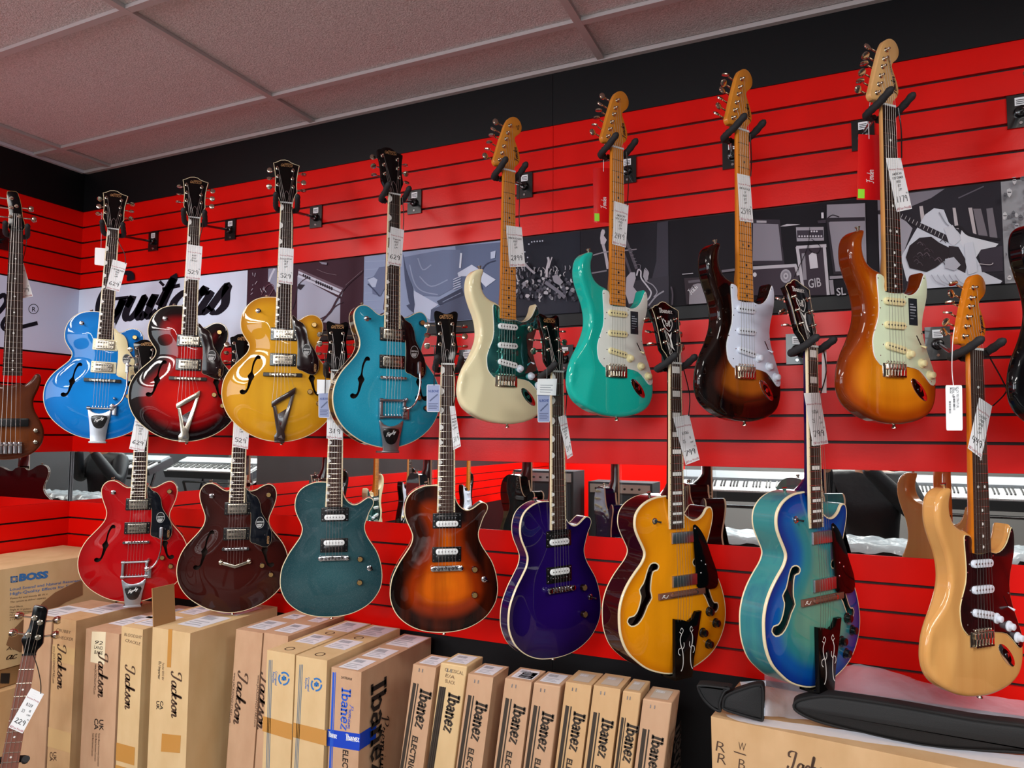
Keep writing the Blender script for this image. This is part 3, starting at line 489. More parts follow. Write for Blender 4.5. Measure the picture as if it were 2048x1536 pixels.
    if model == 'C':
        mb.plate(rrect(4, -L, 92, 17, 8), brw+3, brw+14, 3, 0)
        for a in (-38, 46): mb.lathe((a, -L, brw), (0, 0, 1), [(0, 5), (10, 8), (16, 8), (17.5, 5)], 14, 0)
        for j in range(6): mb.plate(rrect(4-26+10.4*j, -L+(j % 3-1)*2, 7, 11, .8), brw+13, brw+16, 1, 0)
        mb.build('bridge', [chrome], root, 40)
    if model == 'D':
        mb.plate(rrect(-3, -654, 80, 34, 2), -8, -4.5, .8, 0)
        for j in range(6):
            x = -3-26+10.4*j; mb.plate(rrect(x, -646, 9.4, 14, 1), -4, 4-(.5*abs(j-2.5)), 1.2, 0); mb.tube([(x, -653, 0), (x, -668, -1)], 1.3, 6, 0); mb.lathe((x, -634, -5), (0, 0, 1), [(0, 2.6), (3.5, 2.6), (4.5, 1.6)], 10, 0); mb.box(x-4.2, x+4.2, -671, -667, -5, 2, 0)
        mb.build('bridge', [o.get('brm', nickel)], root, 40)
    if model == 'E':
        mb.plate([(-70, -L-9), (100, -L-9), (100, -L+7), (-70, -L+7)], brw-2, brw+8, 1.5, 0); mb.plate(rrect(15, -L, 96, 8, 3), brw+7, brw+14, 1.5, 0)
        for a in (-24, 62): mb.lathe((a, -L, brw+4), (0, 0, 1), [(0, 7), (3, 7), (6, 5), (9, 5)], 12, 1)
        mb.glyphs(ribbon(spline([(-64, -L-4), (-52, -L+3), (-60, -L+1), (-48, -L-5), (-40, -L+2)], 4, False), 1.8), lambda x, y: (x, y, brw+8.3), 2)
        mb.build('bridge', [M['brown_bridge'], chrome, pearl], root, 40)
    # tailpiece
    tl = o['tail']; anch = -L-12
    if tl in ('bigsby', 'bigsby1'):
        mb = MB(True); w = sf(0, -760)+3; two = tl == 'bigsby'
        t = -772 if two else -745; e = -868 if model == 'B' else -872
        pl = spline([(-36, t+4), (-24, t-8), (0, t-14), (24, t-8), (40, t+4), (44, t), (34, (t+e)/2), (29, e+4), (28, e), (-24, e), (-25, e+4), (-31, (t+e)/2), (-41, t)], 2)
        mb.plate(pl, w-3, w+3, 1, 0); mb.plate(spline([(-25, t-24), (28, t-24), (24, t-55), (15, t-70), (2, t-74), (-11, t-70), (-21, t-55)], 3), w+2.5, w+3.6, .4, 1)
        vf, tw = script('Bigsby', .22, .3); mb.glyphs(vf, lambda x, y: (-17+x*34/tw, t-48+x*34/tw*.38+y*5.2, w+3.9), 2)
        for a in (-38, 44):
            if two: mb.plate(rrect(a, -727, 11, 66, 4), w, w+12, 2.5, 0)
            mb.lathe((a-7, -755 if two else -738, w+9), (1, 0, 0), [(0, 5), (1, 7.5), (13, 7.5), (14, 5)], 14, 0)
            if two: mb.lathe((a-7, -700, w+9), (1, 0, 0), [(0, 4), (1, 6.5), (13, 6.5), (14, 4)], 14, 0)
        mb.tube([(-40, -755 if two else -738, w+9), (46, -755 if two else -738, w+9)], 4, 12, 0)
        if two: mb.tube([(-40, -700, w+9), (46, -700, w+9)], 4.5, 12, 0)
        for j in range(6): mb.lathe((3-26+10.4*j, (-750 if two else -733), w+12), (0, 1, 0), [(0, 2.4), (4, 2)], 8, 0)
        mb.plate(rrect(54, -742, 16, 44, 3), w+2, w+12, 2.5, 0); mb.lathe((50, -695, w), (0, 0, 1), [(0, 6), (12, 6), (18, 5), (21, 3)], 12, 0)
        mb.plate([(-30, e-6), (32, e-6), (32, e+1), (-30, e+1)], w-50, w+3, 1, 0)
        tp = mb.build('vibrato_tailpiece', [chrome_dull, blk, white_p], root, 40)
        mb = MB(True); hy = -588 if two else -570; mb.tube(spline([(46, -728, w+14), (62, -722, w+24), (80, -700, w+26), (90, -665, w+27), (93, -640, w+27), (92, hy-10, w+26)], 4, False), 3.6, 10, 0)
        mb.lathe((46, -728, w+6), (0, 0, 1), [(0, 11), (6, 12), (12, 9), (14, 4)], 14, 0); mb.plate(rrect(90, hy, 13, 44, 6), w+22, w+29, 2.5, 1)
        mb.build('vibrato_arm', [chrome, chrome_dull], root, 40); anch = -755 if two else -738
    if tl == 'gform':
        mb = MB(True); w = sf(0, -780)+4; mb.plate([(-33, -722), (48, -669), (48, -690), (-31, -741)], w-2, w+9, 1.5, 0)
        mb.plate([(48, -682), (37, -686), (2, -806), (-2, -806), (-17, -736), (-31, -738), (-27, -742), (-12, -830), (-20, -842), (-19, -862), (15, -864), (18, -845), (14, -828)], w-1, w+4, 1, 0)
        mb.plate([(-14, -768), (20, -745), (2, -815)], w-1, w+2.5, .5, 1); mb.glyphs(ribbon(spline([(10, -760), (-2, -766), (-5, -776), (3, -778), (8, -768), (1, -768)], 4, False), 1.6), lambda x, y: (x, y, w+3), 2)
        mb.flat([(-7, -849), (4, -838), (9, -852)], w+4.3, 2); mb.plate([(-19, -866), (15, -868), (15, -862), (-19, -860)], w-40, w+4, 1, 0)
        mb.build('tailpiece', [o.get('tailm', nickel), M['smoke_brown'], chrome], root, 30); anch = None
    if tl == 'vstop':
        mb = MB(True); w = sf(0, -L-48)+8; mb.plate([(-47, -L-42), (-47, -L-53), (3, -L-70), (53, -L-53), (53, -L-42), (3, -L-58)], w-4, w+4, 2, 0)
        for a in (-45, 51): mb.lathe((a, -L-47, w-8), (0, 0, 1), [(0, 6), (8, 9), (14, 8), (16, 5)], 14, 0)
        mb.build('tailpiece', [nickel], root, 40); anch = -L-52
    if tl == 'wood':
        mb = MB(True); w = sf(10, -760)+8; mb.plate([(-20, -692), (10, -697), (30, -705), (48, -697), (60, -681), (80, -681), (66, -740), (50, -800), (42, -850), (-22, -850)], w-6, w+5, 2, 0)
        for mx in (0, 1):
            X = (lambda x: x) if not mx else (lambda x: 40-x*.86)
            for q, ww in (([(-6, -722), (2, -728), (8, -720), (2, -713), (-2, -719)], 1.8), ([(2, -728), (-3, -740), (-2, -755), (5, -775), (7, -800), (4, -818), (-2, -826)], 2.6), ([(0, -765), (-9, -768), (-10, -778), (-4, -784)], 2), ([(4, -770), (11, -762), (10, -752)], 2)):
                mb.glyphs(ribbon(spline([(X(a), b-4) for a, b in q], 4, False), ww), lambda x, y: (x, y, w+5.3), 1)
        mb.plate([(-22, -853), (42, -853), (42, -846), (-22, -846)], w-50, w+4, 1, 0); mb.build('tailpiece', [blk_gloss, pearl], root, 40); anch = -700
    # controls
    def knob(u, v, r, h, m_, prof=None, top=None, lift=None):
        mb = MB(True); w = sf(u, v) if lift is None else lift
        mb.lathe((u, v, w-1), (0, 0, 1), prof or [(0, r*.8), (3, r*.8), (4, r), (h, r*.97), (h+1, r*.85)], 20, 0)
        if top: mb.flat(circ(u, v, r*.82, 18), w+h+.2, 1)
        mb.build('knob', [m_]+([top] if top else []), root, 40)
    def switch(u, v, lift=None, a=(.5, -.15), tip=None):
        mb = MB(True); w = sf(u, v) if lift is None else lift
        mb.lathe((u, v, w-1), (0, 0, 1), [(0, 9), (2, 9), (3, 6.5), (6, 6), (6.5, 3)], 14, 0); mb.tube([(u, v, w+5), (u+16*a[0], v+16*a[1], w+18)], [1.6, 3], 8, 1); mb.build('selector_switch', [chrome, tip or blk], root, 40)
    if model == 'A': kp = [(107, -440), (98, -684), (130, -725)]; switch(-86, -398); kd = [('G', q) for q in kp]
    elif model == 'B': kp = [(110, -430), (97, -688), (129, -723)]; switch(-88, -432); kd = [('G', q) for q in kp]
    elif model == 'C': kd = [('G', (90, -631)), ('G', (90, -708))]; switch(122, -664)
    elif model == 'D': kd = [('S', (46, -613)), ('S', (88, -634)), ('S', (116, -662))]
    else: kd = [('I', (120, -690)), ('I', (150, -726)), ('I', (94, -744)), ('I', (124, -781))]; switch(-76, -429)
    for kt, (u, v) in kd:
        if kt == 'G': knob(u, v, 9.5, 15, M[o.get('kmat', 'dark_knob_side')], None, M[o.get('ktop', 'brass_knob_top')])
        elif kt == 'S': knob(u, v, 0, 0, M[o['kcol']] if o.get('kcol') else aged, [(0, 12.5), (3, 12), (5, 8.8), (13, 7.6), (14, 6.2)], None, -4.7)
        else: knob(u, v, 0, 0, blk, [(0, 13.5), (4, 13), (6, 10.5), (15, 9.5), (16, 7)])
    if model == 'D':
        mb = MB(True); mb.plate(rrect(82, -578, 3, 30, 1.4, rot=R(32)), -5, -4.3, 0, 1); mb.tube([(88, -590, -5), (91, -596, 8)], [1.2, 3], 8, 0); mb.build('selector_switch', [M[o['kcol']] if o.get('kcol') else aged, blk], root, 40)
        mb = MB(True); q = [(78+20*math.cos(t)*1.05*math.cos(R(-45))-13*math.sin(t)*math.sin(R(-45))*1.0, -697) for t in (0,)]
        q = []
        for j in range(20):
            t = 2*PI*j/20; x, y = 36*math.cos(t), 14*math.sin(t); a = R(-46); q.append((79+x*math.cos(a)-y*math.sin(a), -699+x*math.sin(a)+y*math.cos(a)))
        mb.plate(q, -8, -5.3, 1, 0); q2 = [(79+(x-79)*.55, -699+(y+699)*.6) for x, y in q]; mb.plate(q2, -5.4, -5.1, 0, 1); mb.lathe((79, -699, -6), (0, 0, 1), [(0, 6), (2, 6), (2.2, 4)], 12, 0)
        mb.build('jack_plate', [chrome, mat('jack_cup', '3b3d42', .2, 1)], root, 40)
    # strap buttons
    bb = min(body.poly, key=lambda p: p[1]); hp = max([p for p in body.poly if p[0] < -50], key=lambda p: p[1])
    for q, dr in ((bb, (0, -1, 0)), (hp, (-.25, 1, 0))):
        mb = MB(True); w = body.wr-body.th/2 if q is bb or model != 'D' else -22; mb.lathe((q[0], q[1], w), dr, [(-2, 4), (4, 3.6), (8, 6.5), (10, 6.5)], 12, 0); mb.build('strap_button', [nickel], root, 40)
    # strings
    sp0, sp1 = 6.9, 10.4; c1 = {'A': 3, 'B': 3, 'C': 4, 'D': -3, 'E': 15}[model]; wb = {'A': brw+17.5, 'B': brw+17.5, 'C': brw+17, 'D': 4.5, 'E': brw+15}[model]; wb = min(wb, 16)
    for i in range(6):
        x0 = (i-2.5)*sp0; x1 = c1*1.0+(i-2.5)*sp1; pu, pv, _ = posts[i]; rad = .52-.04*i
        pw = T(pu+4, pv, 6); pts = [pw, (x0, 2, 4.3), (x1, -L, wb)]
        if tl == 'gform': pts.append((-30+i*14.6, -722+i*9.6, sf(0, -700)+10))
        elif anch and tl: pts.append((x1*(.96), anch, sf(0, anch)+(10 if tl != 'wood' else 12)))
        else: pts.append((x1, -L-8, wb-3))
        mb = MB(True); mb.tube(pts, rad, 5, 0); mb.build('string', [o.get('strm', steel)], root, 60)
    return root
# ------------------------------------------------------------------ paints and room materials
red = mat('red_slat_laminate', 'd80d06', .3, 0, 0, .22, bump=(160, .25, .0006)); redside = mat('groove_dark', '1c0505', .6)
fascia = mat('black_wall_paint', '08080b', .5, 0, 0, .25, bump=(60, .2, .001)); strip = mat('black_panel', '0b0b0e', .5, 0, 0, .3)
ceil_t = mat('acoustic_tile', 'dcd8d6', .95, noise=(220, 'b8b3b1'), bump=(200, 1, .004)); tbar = mat('ceiling_grid_paint', 'b8b1af', .7); angle = mat('wall_angle_paint', 'd4d4de', .4)
mirror_m = mat('mirror_glass', 'f2f6f5', .01, 1); carpet = mat('grey_vinyl_floor', '75726e', .6, noise=(8, '6a6763')); plainw = mat('grey_wall_paint', '5e5c5a', .8); darkw = mat('charcoal_wall_paint', '2c2b2e', .8)
card = mat('cardboard', 'c8a378', .8, noise=(14, 'bd976a', (1, 1, .5)), bump=(30, .15, .002)); card_dk = mat('cardboard_pinkish', 'c19c7c', .8, noise=(14, 'b69070', (1, 1, .5)), bump=(30, .15, .002))
card_y = mat('cardboard_yellowish', 'd2b587', .8, noise=(12, 'c8a97a', (1, 1, .5)), bump=(30, .15, .002)); card_in = mat('cardboard_inside', '9c7448', .85)
tape = mat('brown_packing_tape', 'c08a45', .25, 0, .5); tapec = mat('clear_packing_tape', 'cfae7c', .18, 0, .6); inkb = mat('blue_print', '2f6fae', .6); inkbb = mat('royal_blue_tape', '1440b8', .3, 0, .3); inkbr = mat('brown_print', '4a3324', .7); inkblk = mat('black_print', '1e1815', .65)
pencil = mat('pencil_mark', '6f573f', .7); lblw = mat('shipping_label', 'dfe2e8', .45)
mat('dark_film', '23282e', .2, 0, .6); mat('dark_knob_side', '2a1410', .2, .6, .5); mat('brass_knob_top', 'c9a56b', .25, .8); mat('smoke_brown', '2b1510', .2, 0, .8); mat('brown_bridge', '6b4436', .5); mat('cream_ring', 'ddd0a0', .35)
mat('aqua_pearl', '55aaa4', .05, .92, 1, noise=(30, '2f8c8a')); mat('mint_guard', 'cfdcbc', .3, 0, .5); mat('cool_white_guard', 'd4dcee', .3, 0, .5); mat('parchment_guard', 'd9dcd4', .3, 0, .5); mat('tortoise_guard', '300b0d', .14, 0, 0, .35, noise=(24, '1a0708'))
mat('tortoise_dark', '1c0c0e', .12, 0, 0, .35); mat('clear_black_guard', '0a0e16', .12, 0, 0, .35); mat('cool_white', 'dde4f0', .3, 0, .4); mat('warm_white', 'e9e3c6', .3, 0, .4); mat('amber_neck', 'c9720f', .3, 0, 1)
pt = {}
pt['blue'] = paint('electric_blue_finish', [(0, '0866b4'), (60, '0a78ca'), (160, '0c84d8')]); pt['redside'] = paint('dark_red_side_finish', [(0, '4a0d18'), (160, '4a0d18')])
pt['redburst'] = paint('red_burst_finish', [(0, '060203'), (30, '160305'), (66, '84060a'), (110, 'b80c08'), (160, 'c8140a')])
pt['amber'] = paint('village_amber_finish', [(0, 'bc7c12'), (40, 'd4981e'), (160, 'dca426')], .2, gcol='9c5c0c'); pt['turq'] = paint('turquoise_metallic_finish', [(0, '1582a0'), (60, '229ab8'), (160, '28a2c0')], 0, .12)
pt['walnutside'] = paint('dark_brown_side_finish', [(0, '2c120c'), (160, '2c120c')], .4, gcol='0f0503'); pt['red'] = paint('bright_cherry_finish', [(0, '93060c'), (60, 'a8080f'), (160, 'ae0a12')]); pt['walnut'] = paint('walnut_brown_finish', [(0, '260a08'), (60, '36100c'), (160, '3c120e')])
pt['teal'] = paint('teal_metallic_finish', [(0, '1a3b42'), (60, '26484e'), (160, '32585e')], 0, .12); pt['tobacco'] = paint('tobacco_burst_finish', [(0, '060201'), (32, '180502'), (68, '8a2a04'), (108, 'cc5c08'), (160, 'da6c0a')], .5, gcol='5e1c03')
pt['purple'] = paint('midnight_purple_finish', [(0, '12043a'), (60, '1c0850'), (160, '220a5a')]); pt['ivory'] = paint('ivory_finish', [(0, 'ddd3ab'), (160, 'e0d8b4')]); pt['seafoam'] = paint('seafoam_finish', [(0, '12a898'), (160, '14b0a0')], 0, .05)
pt['twotone'] = paint('two_tone_burst_finish', [(0, '040203'), (34, '070303'), (58, '48190a'), (84, '9c5416'), (160, 'b0641c')], .35, gcol='3c1604'); pt['honey'] = paint('honey_burst_finish', [(0, '642204'), (16, '9c4006'), (52, 'cc7410'), (90, 'd88618'), (160, 'dc8c1c')], .25, gcol='8c4406')
pt['natural'] = paint('natural_ash_finish', [(0, 'cc9656'), (160, 'dcaa68')], .4, gcol='b87c40'); pt['gold'] = paint('antique_amber_finish', [(0, 'c47008'), (30, 'e08c0a'), (160, 'ea960c')], .15, gcol='a86006'); pt['burgside'] = paint('burgundy_side_finish', [(0, '2c0408'), (160, '2c0408')])
pt['bluegreen'] = paint('jet_blue_burst_finish', [(0, '020c3a'), (10, '04308a'), (36, '0850a0'), (72, '2a7c84'), (105, '4c9282'), (160, '5a9c86')], .15, gcol='0c4a5c'); pt['tealside'] = paint('teal_blue_side_finish', [(0, '3a7f80'), (160, '3a7f80')], .5, gcol='0a2c6c'); pt['black'] = paint('black_finish', [(0, '040406'), (160, '050507')])
pt['bassbody'] = paint('walnut_bass_finish', [(0, '4c2210'), (160, '8a4c20')], .6, gcol='2c1006')
G_UP = 'upper row of wall guitars'; G_LO = 'lower row of wall guitars'
jobs = [
 ('A', 'hollow_body_guitar', 'bright blue hollow-body guitar with cream pickguard, nearest the wall corner', (.638, -.303, -.237), 48, pt['blue'], pt['redside'], dict(frame='cream_plastic', pgm='cream_ring', tail='bigsby1', ktop='brass_knob_top'), 1.5),
 ('A', 'hollow_body_guitar', 'dark red sunburst hollow-body guitar in front of the script sign', (1.084, -.29, -.24), 45, pt['redburst'], pt['black'], dict(tail='gform', pgm='tortoise_dark'), .5),
 ('A', 'hollow_body_guitar', 'amber natural hollow-body guitar with a lyre shaped metal tailpiece', (1.532, -.28, -.237), 42, pt['amber'], pt['amber'], dict(tail='gform', tailm=M['smoke_brown'], pgm='tortoise_dark', neck=M['amber_neck']), 0),
 ('B', 'semi_hollow_guitar', 'turquoise metallic double-cutaway guitar with vibrato tailpiece', (1.983, -.258, -.259), 57, pt['turq'], pt['walnutside'], dict(tail='bigsby', pgm='tortoise_dark'), 0),
 ('D', 'solid_body_guitar', 'ivory double-cutaway guitar with mirrored teal pickguard', (2.425, -.288, -.254), 58, pt['ivory'], None, dict(board=maple, neck=maple, hface=maple, brand='Fender', logo=inkk, sign=True, inlay=ebony, pgm='aqua_pearl', pcov='white_plastic', kcol='cool_white'), 0),
 ('D', 'solid_body_guitar', 'seafoam green double-cutaway guitar with white pickguard', (2.768, -.278, -.234), 57, pt['seafoam'], None, dict(board=maple, neck=maple, hface=maple, brand='Fender', logo=inkk, inlay=ebony, pgm='parchment_guard', film=True), 0),
 ('D', 'solid_body_guitar', 'two-tone black and brown sunburst guitar with bluish white pickguard', (3.12, -.291, -.248), 56, pt['twotone'], None, dict(board=maple, neck=maple, hface=maple, brand='Fender', logo=inkk, inlay=ebony, pgm='cool_white_guard', pcov='cool_white', kcol='cool_white'), -.3),
 ('D', 'solid_body_guitar', 'honey sunburst guitar with pale green pickguard and dark fretboard', (3.467, -.314, -.255), 47, pt['honey'], None, dict(board='rosewood', neck=palemaple, hface=palemaple, brand='Fender', sub='STRATOCASTER', logo=inkk, pgm='mint_guard', film=True, brm=nickel), -.2),
 ('D', 'solid_body_guitar', 'glossy black guitar cut off by the right edge of the picture', tuple(float(q) for q in at(2124, 178, 1, -.30)), 44, pt['black'], None, dict(board='rosewood', neck=palemaple, hface=palemaple, brand='Fender', logo=inkk, pgm='cool_white_guard'), 0),
 ('B', 'semi_hollow_guitar', 'cherry red double-cutaway guitar with silver vibrato, above the open carton', (.838, -.285, -.872), 46, pt['red'], pt['redside'], dict(tail='bigsby', pgm='clear_black_guard'), .8),
 ('B', 'semi_hollow_guitar', 'dark walnut brown double-cutaway guitar with V shaped tailpiece', (1.315, -.25, -.869), 42, pt['walnut'], pt['walnut'], dict(tail='vstop', pgm='clear_black_guard'), .6),
 ('C', 'solid_body_guitar', 'dark teal metallic single-cutaway guitar with black and white pickups', (1.795, -.303, -.858), 38, pt['teal'], pt['teal'], dict(board='laurel_board'), .2),
 ('C', 'solid_body_guitar', 'tobacco sunburst single-cutaway guitar with black and white pickups', (2.233, -.32, -.853), 36, pt['tobacco'], pt['black'], dict(board='laurel_board'), 0),
 ('C', 'solid_body_guitar', 'deep purple single-cutaway guitar with cream edge binding', (2.592, -.305, -.886), 58, pt['purple'], pt['purple'], dict(board='laurel_board'), -.6),
 ('E', 'archtop_guitar', 'golden amber archtop guitar with burgundy sides and block inlays', (2.928, -.269, -.87), 56, pt['gold'], pt['burgside'], dict(board='laurel_board', tail='wood', brand='Ibanez', logo=pearl, neck=pt['burgside']), 0),
 ('E', 'archtop_guitar', 'blue green sunburst archtop guitar with teal sides', (3.28, -.303, -.843), 58, pt['bluegreen'], pt['tealside'], dict(board='laurel_board', tail='wood', brand='Ibanez', logo=pearl, neck=pt['purple'], back=pt['tealside']), -.2),
 ('D', 'solid_body_guitar', 'natural blond wood guitar with tortoiseshell pickguard', (3.63, -.315, -.867), 47, pt['natural'], None, dict(board='laurel_board', neck=M['amber_neck'], hface=M['amber_neck'], brand='Squier', logo=inkk, pgm='tortoise_guard', pgedge='cream_ring', pcov='cool_white', kcol='cool_white', polec=1), .6),
]
SC['q'] = SC['q']
LS = {'A': 625, 'B': 625, 'C': 625, 'D': 648, 'E': 628}
made = []
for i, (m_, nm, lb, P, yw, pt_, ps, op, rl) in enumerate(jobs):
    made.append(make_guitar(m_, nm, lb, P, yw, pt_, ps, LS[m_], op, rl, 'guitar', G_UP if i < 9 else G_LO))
# ------------------------------------------------------------------ room shell
lv = lambda k: -k*S
def slat_wall(name, a0, a1, onx, seam=None):
    mb = MB(); g = .0042
    def bd(z1, z0, mi, d=0.0, t=.012):
        segs = [(a0, a1)] if seam is None else [(a0, seam-.0007), (seam+.0007, a1)]
        for p, q in segs:
            if onx: mb.box(p, q, d, d+t, z0, z1, mi)
            else: mb.box(-d-t, -d, p, q, z0, z1, mi)
    lev = [0, 1, 2, 3, 4, 5]
    for k in range(5): bd(lv(lev[k])-(g if k else 0), lv(lev[k+1])+g, 0)
    bd(lv(5)-g, lv(9.245)+g*.5, 2, .001)
    low = [9.245, 10.245, 11.245, 12.245, 13.245, 14.245, 15.265]
    for k in range(6): bd(lv(low[k])-g, lv(low[k+1])+(g if k < 5 else 0), 0)
    low = [18.356, 19.356, 20.356, 21.356, 22.356, 23.356]
    for k in range(5): bd(lv(low[k])-(g if k else 0), lv(low[k+1])+(g if k < 4 else 0), 0)
    bd(ZC, 0, 3, -.004); bd(lv(23.356), ZF, 3, .002)
    if onx: mb.box(a0, a1, .012, .05, ZF, ZC, 1); mb.box(-.05, 0, .0002, .05, ZF, ZC, 1)
    else: mb.box(-.05, -.012, a0, a1, ZF, ZC, 1)
    return tag(mb.build(name, [red, redside, strip, fascia], None, 0), None, None, None, 'structure')
XR, YF = 5.4, -6.2
slat_wall('wall_back', 0, XR, True, 2.4584); slat_wall('wall_left', YF, -.0001, False)
mb = MB(); mb.box(-.05, XR+.05, YF-.05, .05, ZF-.05, ZF, 0); tag(mb.build('floor', carpet, None, 0), None, None, None, 'structure')
# ceiling: 2x4 ft tiles in a white grid
mb = MB(); mb.box(-.05, XR+.05, YF-.05, .05, ZC+.012, ZC+.03, 0)
xs = [.2+1.2192*k for k in range(-1, 6)]; ys = [-.25-.6096*k for k in range(0, 10)]
for x in xs:
    if 0 < x < XR: mb.box(x-.012, x+.012, YF, 0, ZC-.001, ZC+.011, 1)
for y in ys: mb.box(0, XR, y-.012, y+.012, ZC-.0005, ZC+.0115, 1)
mb.box(-.005, XR, -.022, .0, ZC-.004, ZC+.01, 1); mb.box(0, .022, YF, 0, ZC-.004, ZC+.01, 2); mb.box(0.0, .003, YF, 0, ZC-.03, ZC, 2)
tag(mb.build('ceiling', [ceil_t, tbar, angle], None, 0), None, None, None, 'structure')
mb = MB(); mb.box(XR, XR+.05, YF, .05, ZF, ZC, 0); tag(mb.build('wall_right', darkw, None, 0), None, None, None, 'structure')
mb = MB(); mb.box(-.05, 1.7, YF-.05, YF, ZF, -1.0, 0); mb.box(1.7, XR+.05, YF-.05, YF, ZF, -1.0, 1); mb.box(-.05, XR+.05, YF-.05, YF, -1.0, ZC, 1); tag(mb.build('wall_front', [red, plainw], None, 0), None, None, None, 'structure')
# mirrors let into the slat walls
mb = MB(); mb.box(.006, 5.39, .003, .008, lv(18.356)+.0005, lv(15.265)-.0005); tag(mb.build('wall_mirror', mirror_m, None, 0), 'long low mirror strip let into the red slats of the back wall', 'mirror')
mb = MB(); mb.box(-.008, -.003, -1.2, -.006, lv(18.356)+.0005, lv(15.265)-.0005); tag(mb.build('wall_mirror', mirror_m, None, 0), 'mirror strip on the side wall behind the walnut bass guitar', 'mirror')
mb = MB(); mb.box(.0, .004, -.004, .003, lv(18.356), lv(15.265)); tag(mb.build('trim_1', chrome_dull, None, 0), None, None, None, 'structure')
# ------------------------------------------------------------------ hangers
def hanger(px, pz, P, yaw, label, group, wall='back'):
    root = empty('guitar_hanger', label, 'guitar hanger', (px, 0, pz) if wall == 'back' else (0, px, pz), 0, group)
    mb = MB()
    if wall == 'back':
        mb.box(-.03, .03, -.006, 0, -.046, .044, 0); mb.box(-.012, .013, -.0068, -.006, .014, .036, 1); mb.lathe((0, -.006, -.034), (0, -1, 0), [(0, .005), (.002, .004)], 10, 2); mb.lathe((0, -.006, -.004), (0, -1, 0), [(0, .016), (.012, .014), (.014, .011)], 16, 0)
        for k in range(3): mb.box(-.009, .010, -.0071, -.0068, .018+k*.005, .020+k*.005, 3)
        base = Vector((0, -.018, -.004))
    else:
        mb.box(0, .006, -.03, .03, -.046, .044, 0); mb.lathe((.006, 0, -.004), (1, 0, 0), [(0, .016), (.012, .014)], 16, 0); base = Vector((.018, 0, -.004))
    mb.build('mounting_plate', [blk, paper, chrome, inkk], root, 40)
    a = R(yaw); n = Vector((math.sin(a), -math.cos(a), 0)); u = Vector((math.cos(a), math.sin(a), 0)); z = Vector((0, 0, 1)); Q = Vector(P)-root.location
    c = Q-n*.045-z*.012
    mb = MB(); mb.tube([base, base.lerp(c, .94), c], .0052, 10, 0); mb.lathe(c-n*.004, n, [(-.004, .008), (.008, .008)], 10, 0); mb.build('arm', blk, root, 40)
    for sd in (-1, 1):
        mb = MB(); q = spline([tuple(c+u*sd*.012), tuple(c+u*sd*.030-z*.002+n*.004), tuple(c+u*sd*.037+n*.022+z*.002), tuple(c+u*sd*.0375+n*.05+z*.012), tuple(c+u*sd*.037+n*.085+z*.032)], 4, False)
        rr = [.0095+.0007*((k % 2)*2-1) for k in range(len(q))]; rr[0] = .005; rr[-1] = .0075; q = q+[tuple(Vector(q[-1])+(Vector(q[-1])-Vector(q[-2])).normalized()*.004)]; rr.append(.003)
        mb.tube(q, rr, 12, 0); mb.build('padded_prong', rubber, root, 60)
    return root
upx = [.501, .973, 1.435, 1.901, 2.353, 2.722, 3.056, 3.42, 3.798]; upn = ['bright blue', 'dark red sunburst', 'amber natural', 'turquoise', 'ivory', 'seafoam green', 'two-tone sunburst', 'honey sunburst', 'cut-off black']
lox = [.70, 1.20, 1.69, 2.13, 2.503, 2.86, 3.23, 3.588]; lon = ['cherry red', 'walnut brown', 'dark teal', 'tobacco sunburst', 'deep purple', 'golden amber', 'blue green', 'natural blond']
for i, (x, n_) in enumerate(zip(upx, upn)): hanger(x, -.197, jobs[i][3], jobs[i][4], 'black padded wall hanger holding up the %s guitar' % n_, 'hangers of the upper row')
for i, (x, n_) in enumerate(zip(lox, lon)): hanger(x, -.812, jobs[9+i][3], jobs[9+i][4], 'black padded wall hanger holding up the %s guitar' % n_, 'hangers of the lower row')

# ------------------------------------------------------------------ hanging tags
def gplane(P, yaw, w):
    a = R(yaw); n = np.array([math.sin(a), -math.cos(a), 0]); u = np.array([math.cos(a), math.sin(a), 0]); P = np.array(P, float)
    def f(x, y): d = ray(x, y); t = ((P+n*w-CAM)@n)/(d@n); return CAM+d*t
    return f, n
def card_obj(name, px, P, yaw, w, label, cat, mats, th=.0006, cord=None, cordm=None, group=None, draw=None, rc=0):
    f, n = gplane(P, yaw, w); TL, TR, BR, BL = [f(*q) for q in px]; mb = MB()
    def pl(s, t, e=0): return tuple((TL*(1-s)+TR*s)*(1-t)+(BL*(1-s)+BR*s)*t+n*e)      # s across, t down, 0..1
    pts = [(0, 0), (0, 1), (1, 1), (1, 0)] if not rc else [(a, 1-b) for a, b in ccw(rrect(.5, .5, 1, 1, rc, 3))]
    k = len(pts); mb.add([pl(s, t) for s, t in pts]+[pl(s, t, -th) for s, t in pts], [tuple(range(k)) if not rc else tuple(range(k)), tuple(range(2*k-1, k-1, -1))]+[(i, k+i, k+(i+1) % k, (i+1) % k) for i in range(k)], 0)
    W = np.linalg.norm(TR-TL); H = np.linalg.norm(BL-TL)
    if draw: draw(mb, pl, W, H)
    loc = tuple(pl(.5, 0)); o = mb.build(name, mats, None, 0, loc); tag(o, label, cat, group)
    if cord:
        m2 = MB(); q = [f(*c_[:2])+n*(c_[2] if len(c_) > 2 else .006) for c_ in cord]; L = Vector(loc); m2.tube([tuple(Vector(a)-L) for a in spline([tuple(a) for a in q], 4, False)], .0016 if cordm is blk else .0009, 6, 0); c = m2.build('cord', cordm or blk, None, 60); c.parent = o
    return o
